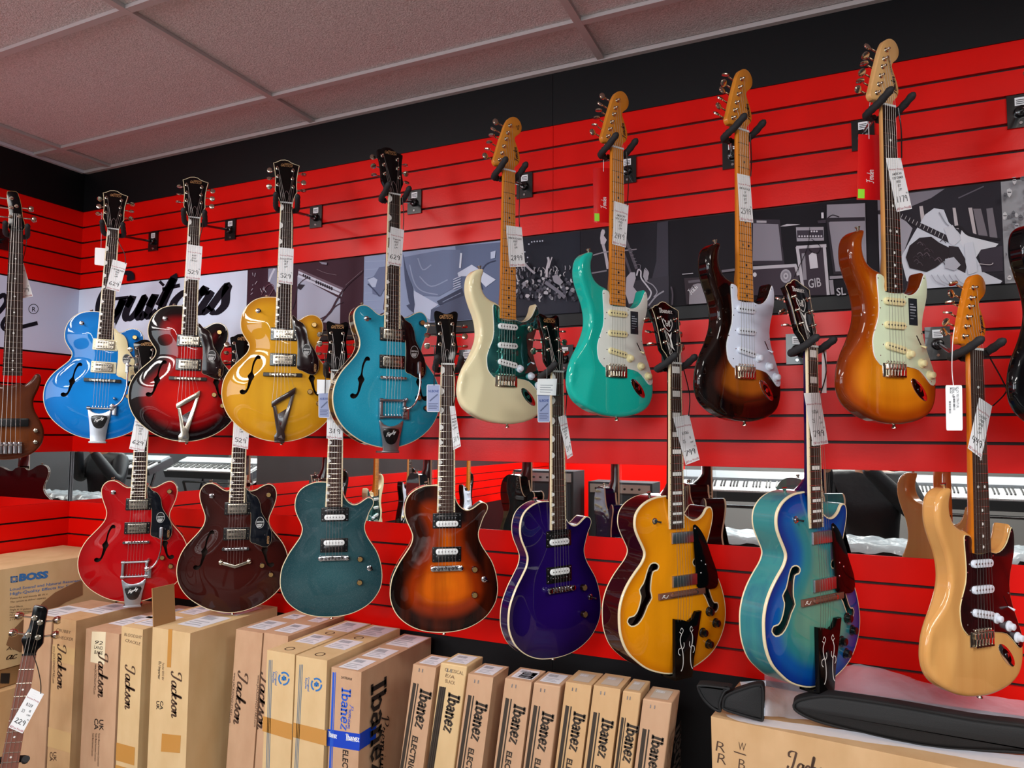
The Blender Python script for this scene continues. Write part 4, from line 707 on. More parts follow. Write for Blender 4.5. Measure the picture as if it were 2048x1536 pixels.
def put(mb, pl, W, H, vf, w, s, t, hgt, mi, rot=0, wid=None):     # lettering centred at (s,t); hgt in metres
    h = hgt; sx = (wid/w if wid else h); c, s_ = math.cos(rot), math.sin(rot)
    def place(x, y): X = (x-w/2)*sx; Y = (y-.5)*h; return pl(s+(X*c-Y*s_)/W, t-(X*s_+Y*c)/H, .00025)
    mb.glyphs(vf, place, mi)
rs = random.Random(3)
def price(mb, pl, W, H, amount, lines, cents='99', pct=None):
    vf, w = hand(amount, .13); put(mb, pl, W, H, vf, w, .5, .78, .0155, 1, 0, W*.74)
    vf, w = hand(cents, .13); put(mb, pl, W, H, vf, w, .88, .68, .005, 1)
    vf, w = text('$$Your Price$$', 0, .012); put(mb, pl, W, H, vf, w, .5, .95, .0062, 2, 0, W*.92)
    vf, w = text('Internet Pricing', 0, .008); put(mb, pl, W, H, vf, w, .5, .21, .005, 2, 0, W*.9)
    for k in range(3): put(mb, pl, W, H, *text('- - - -- -', 0, 0), .45, .05+k*.05, .003, 3)
    y = .30
    for s in lines:
        vf, w = text(s, .25, .018); put(mb, pl, W, H, vf, w, .5, y, .0062, 1, R(rs.uniform(-4, 6)), min(W*.86, .0042*len(s))); y += .075
    if pct:
        for k, s in enumerate(pct): vf, w = hand(s, .14) if s[0] in '$' or s.isdigit() else text(s, .2, .02); put(mb, pl, W, H, vf, w, (.5, .3, .72, .76)[k], (.36, .53, .48, .58)[k], (.009, .009, .007, .005)[k], 1)
tm = [paper, inkk, inkr, greyprint]
FSU = ['FREE', 'SET', 'UP!']
TG = [
 (0, [(225.6, 518.7), (254, 526.5), (238.3, 584), (212, 577)], '629', ['STREAMLINER']+FSU, None, [(232, 465), (238, 485), (250, 510), (251, 528)]),
 (1, [(373.6, 487.9), (405, 493), (400.5, 561), (370.8, 557.7)], '529', ['WOW!', 'SALE', 'PRICE!'], None, [(404, 440), (405, 455), (400, 475), (399, 492)]),
 (2, [(557.5, 494.6), (587.5, 497.5), (585.4, 569.6), (556.7, 565.4)], '529', ['Streamliner']+FSU, None, [(584, 415), (586, 450), (585, 498)]),
 (3, [(781.7, 453), (808.3, 460), (802.5, 533.3), (775, 528)], '629', ['Tremolo']+FSU, None, [(803, 395), (806, 430), (805, 460)]),
 (4, [(1012, 450.5), (1043.3, 454.4), (1050.6, 533), (1019.7, 534.3)], '2899', ['NILE RODGERS']+FSU, None, [(1036, 345), (1037, 390), (1036, 430), (1037, 455)]),
 (5, [(1229, 402), (1257.3, 410.6), (1251.7, 495.2), (1224.6, 488)], '2419', ['AMERICAN', 'VINTAGE II']+FSU, None, [(1250, 305), (1254, 360), (1252, 412)]),
 (6, [(1474.5, 346.5), (1500, 352), (1506.5, 445.3), (1479.8, 441.5)], '2599', ['AM VINTAGE', 'II']+FSU, None, [(1497, 270), (1499, 320), (1498, 354)]),
 (7, [(1772, 316), (1801.6, 316), (1824, 417.5), (1793.6, 424)], '1179', ['AMERICAN', 'PERFORMER']+FSU, None, [(1792, 218), (1798, 260), (1799, 318)]),
 (9, [(272, 828), (303, 835), (288, 904), (258.3, 897.6)], '629', ['BROADKASTER'][:0]+['STREAMLINER']+FSU, None, None),
 (10, [(470, 826), (500, 830), (496, 898.7), (464.6, 893)], '529', ['STREAMLINER']+FSU, None, None),
 (11, [(655, 803), (686, 806), (685.3, 880.3), (653, 876.8)], '319', ['Streamliner']+FSU, None, None),
 (12, [(899.6, 812.6), (909.8, 811.7), (921.8, 892.3), (906.7, 900.3)], '319', ['Streamliner']+FSU, None, [(905, 730), (912, 770), (907, 812)]),
 (13, [(1116.5, 834), (1132, 829), (1145.6, 910.7), (1135.2, 918.5)], '319', ['Streamliner']+FSU, None, [(1127, 750), (1131, 790), (1128, 832)]),
 (14, [(1346, 835), (1378.4, 829), (1399.3, 919.6), (1371.7, 930)], '799', [], ['$1066', '25', '%', 'OFF'], [(1363, 735), (1376, 790), (1374, 832)]),
 (15, [(1608, 786.4), (1639.4, 785.3), (1656.6, 887.3), (1626.2, 891.9)], '799', [], ['$1066', '25', '%', 'OFF'], [(1643, 700), (1648, 745), (1637, 787)]),
 (16, [(1958.6, 795), (1984.4, 812), (1962.6, 917), (1935.7, 896.5)], '449', ['CLASSIC', 'VIBE']+FSU, None, [(1962, 700, .01), (1976, 725, .01), (1998, 765, .01), (2003, 785, .01), (1982, 812, .004)]),
]
allnm = upn+lon
for gi, px, am, ln, pc, cd in TG:
    P, yw = jobs[gi][3], jobs[gi][4]; w = .0032
    card_obj('price_tag', px, P, yw, w, 'white handwritten %s dollar price tag under the strings of the %s guitar' % (am, allnm[gi]), 'price tag', tm, .0004, cd, blk, 'price tags on the guitars', lambda mb, pl, W, H, am=am, ln=ln, pc=pc: price(mb, pl, W, H, am, ln, '99', pc))
def nubone(mb, pl, W, H):
    mb.add([pl(.04, .02, .0002), pl(.04, .98, .0002), pl(.96, .98, .0002), pl(.96, .02, .0002)], [(0, 1, 2, 3)], 1)
    vf, w = text('NUBONE', .1, .03); put(mb, pl, W, H, vf, w, .5, .24, .0075, 2, 0, W*.78)
    vf, w = ribbon([(0, 0), (1, .6)], .16), 1; mb.add([pl(.2, .58, .0004), pl(.24, .63, .0004), pl(.84, .38, .0004), pl(.8, .33, .0004)], [(0, 1, 2, 3)], 3)
    for k in range(4): mb.add([pl(.14, .68+k*.06, .0004), pl(.14, .705+k*.06, .0004), pl(.86-.1*(k % 2), .705+k*.06, .0004), pl(.86-.1*(k % 2), .68+k*.06, .0004)], [(0, 1, 2, 3)], 3)
nb = [paper, mat('lavender_card', '9aa6cc', .4), mat('navy_print', '23408c', .5), mat('slate_print', '5f6a8c', .5)]
card_obj('brand_card', [(637, 786), (659, 785), (659, 836), (637, 835)], jobs[11][3], 38, .03, 'small lavender card beside the dark teal guitar head, under a white one', 'hang tag', nb, .0005, [(650, 706, .0), (651, 745, .0), (650, 787, 0)], blk, 'lavender hang cards', nubone, .08)
card_obj('brand_card', [(634, 759), (661, 760), (661, 787), (634, 788)], jobs[11][3], 38, .026, 'blank white card above the lavender card beside the amber guitar', 'hang tag', [paper], .0005)
card_obj('brand_card', [(853.5, 769), (880.6, 769), (879.6, 824), (853.5, 823.8)], jobs[12][3], 36, .012, 'small lavender card to the left of the tobacco sunburst neck', 'hang tag', nb, .0005, [(869, 690, .0), (869, 730, 0), (868, 771, 0)], blk, 'lavender hang cards', nubone, .08)
card_obj('brand_card', [(1074.7, 788), (1100, 787), (1100, 844.6), (1075.5, 844.6)], jobs[13][3], 50, .03, 'small lavender card in front of the ivory guitar below a white card', 'hang tag', nb, .0005, None, None, 'lavender hang cards', nubone, .08)
def lines3(mb, pl, W, H):
    for k in range(4): mb.add([pl(.15, .38+k*.14, .0003), pl(.15, .42+k*.14, .0003), pl(.8-.1*(k % 2), .42+k*.14, .0003), pl(.8-.1*(k % 2), .38+k*.14, .0003)], [(0, 1, 2, 3)], 1)
card_obj('brand_card', [(1075.5, 757.4), (1114, 757.4), (1112, 791), (1073.4, 789.6)], jobs[13][3], 50, .034, 'white printed card hanging by the deep purple guitar nut', 'hang tag', [paper, greyprint], .0005, [(1094, 735, 0), (1094, 758, 0)], blk, None, lines3)
card_obj('brand_card', [(1644, 700), (1653, 700), (1653, 786), (1644, 786)], jobs[15][3], 40, -.02, 'narrow lavender card edge behind the blue green guitar neck', 'hang tag', nb, .0005, None, None, 'lavender hang cards', None)
card_obj('blank_card', [(190, 495), (213, 497), (213, 532), (189, 529.5)], jobs[0][3], 40, -.055, 'blank pale card on a pink string beside the bright blue guitar neck', 'hang tag', [paper], .0005, [(203, 425, 0), (203, 460, 0), (202, 496, 0)], mat('pink_string', 'd9b6c4', .6), None, None, .08)
def barcode(mb, pl, W, H):
    r_ = random.Random(5)
    for s0, s1, t0, t1 in ((.44, .56, .25, .55), (.18, .3, .35, .62)):
        t = t0
        while t < t1: d = r_.choice([.006, .01, .016]); mb.add([pl(s0, t, .0003), pl(s0, t+d, .0003), pl(s1, t+d, .0003), pl(s1, t, .0003)], [(0, 1, 2, 3)], 1); t += d+r_.choice([.006, .012])
    for s, tt, st in ((.62, 'SQ CV 70S STRAT LRL', .28), (.5, 'NAT', .1), (.36, 'SERIAL NO', .2), (.22, 'Model', .1)):
        vf, w = text(tt, 0, .01); put(mb, pl, W, H, vf, w, s+.1, .06+len(tt)*.011, .0048, 1, R(-90), len(tt)*.0026)
card_obj('barcode_card', [(1891, 770.4), (1924.2, 770.4), (1925.4, 861), (1892.7, 861)], jobs[16][3], 20, .02, 'white barcode card on a white string left of the natural blond guitar', 'hang tag', [paper, inkk], .0005, [(1909, 655, .0), (1905, 690, 0), (1904, 740, 0), (1907, 771, 0)], paper, None, barcode, .06)
redcard = mat('glossy_red_card', 'd2141c', .15, 0, .8); green = mat('green_sticker', '8fe02a', .5)
def redtag(mb, pl, W, H):
    vf, w = script('Fender', .2, .1); put(mb, pl, W, H, vf, w/1.0, .62, .64, .009, 1, R(90), .034)
    mb.add([pl(.04, .84, .0004), pl(.04, .98, .0004), pl(.32, .98, .0004), pl(.32, .84, .0004)], [(0, 1, 2, 3)], 2); vf, w = text('RoHS', 0, .02); put(mb, pl, W, H, vf, w, .19, .91, .006, 3, R(90), .011)
card_obj('brand_card', [(1185.7, 334.8), (1226, 336.7), (1222, 446), (1187.7, 444)], jobs[5][3], 40, -.05, 'glossy red hang card with a green sticker behind the seafoam green guitar neck', 'hang tag', [redcard, paper, green, inkk], .0008, [(1207, 276, .02), (1208, 300, .0), (1207, 343, 0)], paper, 'red hang cards', redtag)
card_obj('brand_card', [(1717, 268), (1761, 271), (1761, 400), (1713.5, 399)], jobs[7][3], 34, -.05, 'glossy red hang card with a green sticker beside the honey sunburst neck', 'hang tag', [redcard, paper, green, inkk], .0008, [(1738, 175, .02), (1738, 220, .0), (1738, 278, 0)], paper, 'red hang cards', redtag)
# ------------------------------------------------------------------ flat prints, drawn on their own boards
def plane_fn(axis, val): return lambda x, y: at(x, y, axis, val)
def ptext(mb, vf, w, p0, p1, hpx, f, mi, nrm, e=.0003, loc=(0, 0, 0)):    # lettering along p0 -> p1 on the plane f
    dx, dy = p1[0]-p0[0], p1[1]-p0[1]; L = math.hypot(dx, dy); P0, P1 = f(*p0), f(*p1); A = P1-P0; Q = f(p0[0]+dy/L*hpx, p0[1]-dx/L*hpx)-P0
    an = A/np.linalg.norm(A); U = Q-an*Q.dot(an); U = U/np.linalg.norm(U)*np.linalg.norm(Q); n = np.array(nrm)*e-np.array(loc)
    mb.glyphs(vf, lambda x, y: tuple(P0+A*(x/w)+U*y+n), mi)
def grey(c, r=.45):
    n_ = 'print_'+c; return M.get(n_) or mat(n_, c, .55, 0, 0, .12)
class Panel:
    def __init__(s, name, label, x0, x1, f, z1=lv(5)-.004, z0=lv(8.68), bg='30303a', cat='poster', onx=True, d=.006):
        s.mb = MB(); s.mats = [grey(bg)]; s.f = f; s.e = 0; s.n = np.array((0, -1, 0) if onx else (1, 0, 0)); s.name, s.label, s.cat, s.bg = name, label, cat, bg
        s.x0, s.x1, s.z0, s.z1 = x0, x1, z0, z1; s.onx = onx
        if onx: s.mb.box(x0, x1, -d, -.0008, z0, z1, 0)
        else: s.mb.box(.0008, d, x0, x1, z0, z1, 0)
    def m(s, c):
        g = grey(c)
        if g not in s.mats: s.mats.append(g)
        return s.mats.index(g)
    def clip(s, P): a = 0 if s.onx else 1; P = np.array(P); P[a] = min(max(P[a], s.x0+.001), s.x1-.001); P[2] = min(max(P[2], s.z0+.001), s.z1-.001); return P
    def poly(s, c, pts, org, sc):
        s.e += .00016; P = [s.clip(s.f(org[0]+a/sc, org[1]+b/sc))+s.n*s.e for a, b in pts]; q = [(p[0], p[2]) if s.onx else (p[1], p[2]) for p in P]
        tri = tessellate_polygon([[Vector((a, b, 0)) for a, b in q]]); b0 = s.mb.add([tuple(p) for p in P], [], 0)
        for t in tri:
            a, b, c_ = (q[i] for i in t); o = (b[0]-a[0])*(c_[1]-a[1])-(b[1]-a[1])*(c_[0]-a[0]); o = o if s.onx else o
            s.mb.f.append(tuple(b0+i for i in (t if o > 0 else t[::-1]))); s.mb.m.append(s.m(c))
    def line(s, c, pts, w, org, sc, curve=True):
        p = spline(pts, 4, False) if curve and len(pts) > 2 else pts; vf = ribbon(p, w); s.e += .00016
        mi = s.m(c); b0 = s.mb.add([tuple(s.clip(s.f(org[0]+a/sc, org[1]+b/sc))+s.n*s.e) for a, b in vf[0]], [], 0)
        for f in vf[1]: s.mb.f.append(tuple(b0+i for i in f[::-1])); s.mb.m.append(mi)
    def txt(s, c, vf, w, p0, p1, h): s.e += .00016; ptext(s.mb, vf, w, p0, p1, h, s.f, s.m(c), s.n, s.e)
    def done(s): return tag(s.mb.build(s.name, s.mats, None, 0), s.label, s.cat, None)
fw = plane_fn(1, -.006); X = lambda px, py: float(fw(px, py)[0])
# script sign in the corner
sg = Panel('script_sign', 'pale blue sign with large black script lettering behind the dark red guitar', .004, X(495, 545), fw, lv(5)-.004, lv(9.2), 'd8e6fb', 'sign')
vf, w_ = script('Guitars', .30, .28)
P0, P1 = fw(183, 640), fw(452, 628); hx = .105
mi = sg.m('14141f'); sg.mb.glyphs(vf, lambda x, y: (P0[0]+x/w_*(P1[0]-P0[0]), -.0068, P0[2]-.012+y*hx+(P1[2]-P0[2]+.02)*x/w_), mi); sg.done()
fl = plane_fn(0, .006); s2 = Panel('script_sign', 'pale sign with a registered mark circle on the side wall', -1.6, -.004, fl, lv(5)-.004, lv(9.2), 'c6cfe8', 'sign', False)
s2.line('14141f', [(67+9.5*math.cos(t), 618+9.5*math.sin(t)) for t in [2*PI*k/20 for k in range(21)]], 1.3, (0, 0), 1, False)
s2.txt('14141f', *text('R', .15, .01), (63, 623), (71, 623), 9.5)
s2.line('14141f', [(-20, 640), (0, 622), (12, 604), (8, 590), (-4, 596)], 9, (0, 0), 1); s2.line('14141f', [(12, 635), (4, 650), (12, 660), (30, 657), (75, 646)], 8, (0, 0), 1); s2.done()
# photo prints
pa = Panel('photo_poster', 'dark purple toned photo print of an amplifier and microphone stand', X(496, 540), X(728, 515), fw, bg='3d2430')
o_, s_ = (480, 520), 6.827
pa.poly('a3a7ba', [(785, 215), (1370, 530), (1365, 870), (780, 820)], o_, s_); pa.poly('6b5a66', [(800, 120), (1430, 390), (1415, 425), (795, 155)], o_, s_); pa.poly('bfc2d2', [(800, 150), (1415, 420), (1385, 500), (790, 230)], o_, s_); pa.poly('77727f', [(800, 182), (1400, 450), (1396, 468), (798, 200)], o_, s_)
for k in range(4): pa.poly('2c2630', circ(868+28*k, 210+13*k, 13, 8, 22), o_, s_)
for k in range(8): pa.poly('2c2630', circ(1045+30*k, 300+13*k, 13, 8, 24), o_, s_)
pa.line('3f2a35', [(1690, 150), (1460, 350), (1320, 560), (1250, 690), (1110, 850)], 24, o_, s_); pa.line('3f2a35', [(1410, 575), (1300, 640), (1220, 740), (1090, 810)], 12, o_, s_); pa.line('2c2630', [(930, 240), (850, 290), (790, 380), (760, 560), (720, 680)], 8, o_, s_); pa.poly('2c2630', [(800, 330), (890, 340), (830, 410), (795, 390)], o_, s_)
pa.poly('8e92a6', [(395, 120), (510, 110), (520, 500), (470, 380), (390, 270)], o_, s_); pa.line('c5c8d6', [(480, 120), (430, 220), (400, 300)], 26, o_, s_); pa.line('6b4a58', [(300, 480), (360, 370), (430, 330), (470, 380), (400, 500)], 10, o_, s_)
for a in range(10): rr_ = random.Random(a); x, y = rr_.uniform(130, 380), rr_.uniform(190, 460); pa.line('b9b5c2', [(x, y), (x+rr_.uniform(-40, 40), y+rr_.uniform(-60, 60))], 7, o_, s_, False)
pa.line('7a6a74', [(1060, 130), (1180, 180), (1330, 210)], 5, o_, s_); pa.line('8a7580', [(1680, 150), (1450, 350)], 4, o_, s_, False); pa.poly('8a8898', [(1090, 25), (1200, 40), (1195, 70), (1130, 60)], o_, s_); pa.done()
o_, s_ = (720, 460), 6.0235
pb = Panel('photo_poster', 'pale grey-blue photo print of a boot and a crouching figure on stage', X(728.5, 515), X(1002, 480), fw, bg='8794b2')
for k in range(7): pb.line('99a5c0', [(60, 380+k*95), (330, 370+k*95)], 5, o_, s_, False)
pb.poly('5e6a88', [(1150, 150), (1690, 150), (1690, 1080), (1330, 1080), (1200, 600)], o_, s_); pb.poly('6a7694', [(520, 330), (720, 290), (1000, 240), (1210, 240), (1230, 560), (1130, 700), (950, 800), (700, 790), (600, 600)], o_, s_)
for q in ([(600, 420), (660, 640), (760, 740), (940, 780)], [(700, 340), (760, 480), (860, 420)], [(720, 560), (860, 680), (1060, 600)]): pb.line('8a96b2', q, 14, o_, s_)
pb.poly('b4bed6', [(650, 730), (950, 900), (860, 960), (850, 1080), (655, 1000)], o_, s_); pb.poly('454d68', [(520, 280), (560, 480), (640, 700), (665, 900), (650, 1000), (590, 860), (545, 600)], o_, s_); pb.poly('454d68', [(560, 910), (640, 880), (650, 1000), (600, 960)], o_, s_)
pb.poly('646e8c', [(90, 590), (170, 560), (235, 450), (320, 440), (335, 640), (250, 800), (155, 770), (150, 700)], o_, s_); pb.poly('a9b4cc', [(95, 600), (170, 570), (215, 600), (190, 690), (150, 690)], o_, s_); pb.line('3d4560', [(100, 650), (180, 730), (240, 800)], 16, o_, s_)
pb.poly('50576f', [(860, 960), (960, 920), (1330, 720), (1400, 1080), (850, 1100)], o_, s_); pb.poly('3d4359', [(930, 860), (1230, 700), (1260, 790), (960, 910)], o_, s_); pb.line('8690aa', [(1000, 870), (1100, 820), (1220, 760)], 8, o_, s_)
pb.poly('bfc8dc', [(1180, 520), (1350, 420), (1640, 600), (1520, 690), (1400, 560), (1190, 560)], o_, s_); pb.line('d0d8e8', [(1225, 280), (1210, 460)], 22, o_, s_, False); pb.line('3a4058', [(1640, 370), (1520, 420), (1450, 560), (1480, 720)], 12, o_, s_); pb.poly('b4bed6', [(1580, 270), (1640, 250), (1630, 340), (1580, 350)], o_, s_)
for k in range(5): pb.line('b4bed6', [(1130, 600+k*28), (1220, 560+k*30)], 12, o_, s_, False)
pb.done()
o_, s_ = (1000, 420), 5.851
pc_ = Panel('photo_poster', 'dark photo print of a concert crowd raising their hands', X(1004, 480), X(1160, 455), fw, bg='1f212c')
pc_.poly('2c2d38', [(200, 900), (500, 850), (930, 880), (930, 1230), (200, 1230)], o_, s_); rc_ = random.Random(11)
for k in range(150):
    y = rc_.uniform(640, 1060); x = rc_.uniform(200, 930); g_ = rc_.choice(['8c8a94', 'a5a3ab', '6b6974', '4b4a56', 'bcb9c0', '2a2a34']); r = rc_.uniform(9, 22)*(.8 if y < 760 else 1.3)
    if y > 900 and rc_.random() < .5: g_ = '4b4a56'
    if y < 780 or rc_.random() < .3: pc_.line(g_, [(x, y+30), (x+rc_.uniform(-12, 12), y), (x+rc_.uniform(-24, 24), y-rc_.uniform(10, 45))], r*.7, o_, s_)
    else: pc_.poly(g_, [(x+r*math.cos(t)*rc_.uniform(.6, 1.2), y+r*math.sin(t)*rc_.uniform(.7, 1.3)) for t in [k2*PI/3.5 for k2 in range(7)]], o_, s_)
pc_.line('b5b2ba', [(575, 800), (580, 700), (600, 620), (590, 570)], 26, o_, s_); pc_.line('b5b2ba', [(600, 700), (625, 610), (640, 570)], 12, o_, s_); pc_.line('a09da6', [(300, 620), (370, 700), (440, 760)], 26, o_, s_)
pc_.poly('8a8791', [(640, 790), (700, 770), (770, 860), (730, 900), (660, 860)], o_, s_); pc_.line('6e6c78', [(560, 860), (700, 960), (790, 1040)], 40, o_, s_)
for x, y in ((405, 395), (435, 390), (468, 388), (500, 386), (530, 383), (372, 420), (325, 510), (358, 575)): pc_.poly('b5bccc', circ(x, y, 9, 8), o_, s_)
pc_.done()
pd = Panel('photo_poster', 'dark photo print of three guitars standing beside a curtain', X(1160.5, 455), X(1337, 430), fw, bg='1f1d25')
pd.poly('3a3741', [(1840, 150), (1965, 130), (1970, 780), (1780, 800), (1830, 600)], o_, s_); pd.poly('36333c', [(1500, 840), (1975, 770), (1975, 1200), (1500, 1200)], o_, s_)
pd.poly('b9b2ba', [(1180, 260), (1195, 228), (1222, 230), (1230, 262), (1215, 300), (1250, 350), (1225, 405), (1180, 400), (1172, 330)], o_, s_); pd.line('a9a2aa', [(1205, 400), (1235, 520), (1265, 690)], 34, o_, s_)
pd.line('8a848c', [(1090, 530), (1250, 490), (1500, 470), (1600, 460)], 14, o_, s_); pd.line('77717a', [(1075, 740), (1250, 710)], 16, o_, s_, False)
pd.line('57525b', [(1470, 340), (1530, 500), (1600, 690)], 34, o_, s_); pd.line('4b4650', [(1440, 480), (1500, 650), (1530, 740)], 28, o_, s_)
pd.poly('a9a5af', [(1480, 790), (1530, 730), (1580, 730), (1590, 800), (1560, 900), (1630, 990), (1600, 1080), (1510, 1100), (1470, 980)], o_, s_)
pd.line('b9b5bf', [(1600, 770), (1620, 700), (1650, 720), (1655, 800), (1730, 900), (1770, 970), (1730, 1050), (1640, 1080)], 17, o_, s_); pd.line('8f8b95', [(1700, 680), (1740, 740), (1715, 830), (1790, 880), (1840, 960), (1800, 1020)], 12, o_, s_); pd.poly('9a969f', [(1690, 690), (1740, 730), (1735, 810), (1710, 850), (1675, 780)], o_, s_)
pd.line('8f8b95', [(1740, 1120), (1830, 1010), (1920, 950)], 18, o_, s_); pd.line('6b6771', [(1620, 640), (1645, 650), (1640, 700)], 8, o_, s_)
for k in range(6): pd.line('8a858e', [(1505+k*16, 460+k*38), (1540+k*16, 452+k*38)], 4, o_, s_, False)
pd.done()
o_, s_ = (1330, 380), 5.251
pe = Panel('photo_poster', 'black and white photo print of stacked amplifiers and flight cases', X(1337.5, 430), X(1753, 375), fw, bg='17131a')
pe.poly('352e37', [(915, 305), (1205, 312), (1255, 780), (915, 790)], o_, s_); pe.poly('85808b', [(925, 350), (1190, 360), (1232, 742), (922, 745)], o_, s_); pe.poly('a8a4ac', [(962, 320), (1066, 322), (1066, 346), (962, 344)], o_, s_)
pe.poly('17131a', [(1215, 400), (1370, 365), (1695, 365), (1705, 560), (1400, 600), (1230, 600)], o_, s_); pe.poly('99949d', [(1375, 392), (1665, 388), (1670, 532), (1385, 540)], o_, s_); pe.poly('3c353f', [(1385, 425), (1660, 420), (1664, 500), (1390, 505)], o_, s_)
for k in range(9): pe.poly('c9c4cc', circ(1410+k*29, 487, 10, 8), o_, s_)
for k in range(3): pe.poly('c9c4cc', circ(1540+k*27, 437, 10, 8), o_, s_)
pe.poly('b3aeb6', [(1210, 385), (1280, 360), (1420, 362), (1380, 372), (1260, 385)], o_, s_); pe.line('d0ccd4', [(1653, 240), (1655, 300)], 24, o_, s_, False); pe.poly('3c353f', [(1600, 325), (1690, 315), (1690, 350), (1610, 355)], o_, s_)
pe.poly('3a303a', [(1375, 590), (1690, 570), (1725, 1110), (1440, 1110)], o_, s_)
for q in ([(1388, 600), (1445, 1010)], [(1672, 585), (1715, 1110)], [(1380, 606), (1695, 588)]): pe.line('b9b4bc', q, 32, o_, s_, False)
pe.poly('cbc7cf', [(1510, 690), (1545, 660), (1590, 665), (1608, 820), (1525, 832)], o_, s_); pe.poly('8a848d', [(1435, 670), (1470, 665), (1490, 945), (1452, 950)], o_, s_); pe.txt('b3aeb6', *text('GIB', 0, .02), (1617, 577), (1643, 573), 18)
pe.poly('3e343e', [(915, 830), (1380, 790), (1440, 1110), (930, 1110)], o_, s_); pe.line('b3aeb6', [(925, 822), (1380, 795)], 34, o_, s_, False); pe.line('b3aeb6', [(1370, 790), (1400, 900)], 30, o_, s_, False)
for r, c_ in ((58, 'a29da6'), (44, '87828b'), (26, 'b3aeb6'), (12, '77717b')): pe.poly(c_, circ(1270, 907, r, 18, r*1.25), o_, s_)
pe.poly('d0ccd4', circ(945, 893, 20, 12, 24), o_, s_); pe.poly('8a858f', [(1700, 160), (2100, 145), (2120, 890), (1780, 890), (1700, 330)], o_, s_); pe.poly('2b252d', [(1690, 300), (2100, 290), (2100, 330), (1720, 345), (1790, 860), (2100, 850), (2100, 890), (1770, 895)], o_, s_); pe.line('2b252d', [(1710, 300), (1760, 270), (1830, 290)], 12, o_, s_)
pe.poly('8a858f', [(1730, 340), (2100, 330), (2100, 850), (1795, 858)], o_, s_); pe.line('8e8992', [(1730, 925), (2080, 905)], 30, o_, s_, False); pe.line('8e8992', [(1745, 950), (1760, 1110)], 40, o_, s_, False); pe.txt('b3aeb6', *text('SL', 0, .02), (1673, 592), (1692, 590), 15)
pe.line('0c090d', [(1520, 400), (1500, 600), (1390, 850), (1360, 920)], 6, o_, s_); pe.line('0c090d', [(1540, 520), (1630, 600), (1600, 670), (1520, 640), (1510, 570)], 6, o_, s_)
pe.poly('362d34', [(205, 930), (400, 920), (540, 1210), (230, 1215)], o_, s_); pe.poly('8a858d', [(262, 1060), (300, 1000), (350, 985), (420, 990), (490, 1195), (257, 1210)], o_, s_); pe.line('5d5760', [(250, 970), (390, 955)], 26, o_, s_, False); pe.line('a8a4ac', [(185, 890), (300, 880)], 9, o_, s_, False); pe.txt('d5d2d8', *script('Fender', .3, .1), (1383, 590), (1397, 576), 5); pe.line('4e464f', [(70, 1020), (85, 1100), (80, 1210)], 16, o_, s_)
pe.line('6a646c', [(600, 860), (760, 840), (920, 815)], 26, o_, s_, False); pe.done()
o_, s_ = (1780, 320), 5.12
pf = Panel('photo_poster', 'black and white photo print of a long-haired guitarist bending over his guitar', X(1753.5, 375), X(2000, 340), fw, bg='26222a')
pf.poly('77727c', [(-150, 380), (560, 262), (420, 390), (230, 470), (-150, 520)], o_, s_); pf.line('5b5660', [(700, 390), (960, 270)], 12, o_, s_, False)
for q in ([(300, 475), (335, 470), (370, 680), (325, 680)], [(640, 490), (670, 490), (705, 710), (665, 700)], [(800, 490), (840, 488), (885, 760), (850, 750)]): pf.poly('b3aaad', q, o_, s_)
pf.poly('6f6970', [(850, 500), (930, 500), (1000, 780), (905, 770)], o_, s_); pf.poly('6f6970', [(985, 500), (1050, 490), (1100, 800), (1020, 790)], o_, s_)
pf.poly('9a98a2', [(-140, 560), (100, 560), (230, 700), (120, 1000), (120, 1320), (-140, 1320)], o_, s_); pf.poly('c3c6d0', [(110, 1000), (240, 760), (360, 560), (450, 495), (550, 510), (600, 640), (700, 740), (880, 1000), (960, 1150), (1150, 1240), (1130, 1290), (380, 1320), (170, 1240)], o_, s_)
pf.poly('2a2228', [(600, 880), (700, 890), (790, 1050), (770, 1160), (690, 1120), (600, 1010)], o_, s_); pf.poly('37303a', [(900, 930), (1150, 880), (1155, 1140), (940, 1150)], o_, s_); pf.poly('c9cbd2', [(700, 840), (735, 710), (770, 740), (870, 800), (1110, 860), (1080, 890), (930, 920), (880, 1000), (760, 900)], o_, s_); pf.line('1f1a20', [(660, 690), (720, 690), (790, 760), (900, 790), (1130, 815)], 26, o_, s_)
pf.poly('28232a', [(95, 540), (130, 560), (620, 790), (600, 850), (330, 720), (95, 590)], o_, s_)
for k in range(12): pf.line('c9c6cc', [(130+k*38, 555+k*19), (112+k*38, 592+k*20)], 4, o_, s_, False)
pf.poly('bfc0c8', [(550, 700), (640, 670), (700, 760), (720, 820), (650, 885), (600, 850)], o_, s_); pf.poly('c3c6d0', [(760, 860), (840, 840), (880, 1010), (890, 1150), (800, 1180), (770, 1050)], o_, s_); pf.line('8a8c96', [(500, 540), (560, 640), (600, 680)], 10, o_, s_)
pf.poly('241b20', [(160, 1000), (200, 880), (300, 800), (420, 790), (500, 850), (600, 900), (600, 1000), (470, 1100), (370, 1150), (200, 1110)], o_, s_)
for k in range(16): rr_ = random.Random(k); x, y = rr_.uniform(200, 520), rr_.uniform(840, 1080); pf.line(rr_.choice(['4a3e45', '5d5058', '3a2f36']), [(x, y), (x+30, y-20), (x+60, y+15)], 7, o_, s_)
pf.poly('a8a8b2', [(560, 1020), (650, 1000), (720, 1080), (660, 1140), (560, 1110)], o_, s_)
for k in range(5): pf.line('9a9ca8', [(420+k*60, 1180), (470+k*60, 1250), (560+k*55, 1290)], 9, o_, s_)
pf.line('b3aaad', [(910, 1070), (1020, 1080), (1050, 1060)], 8, o_, s_); pf.done()
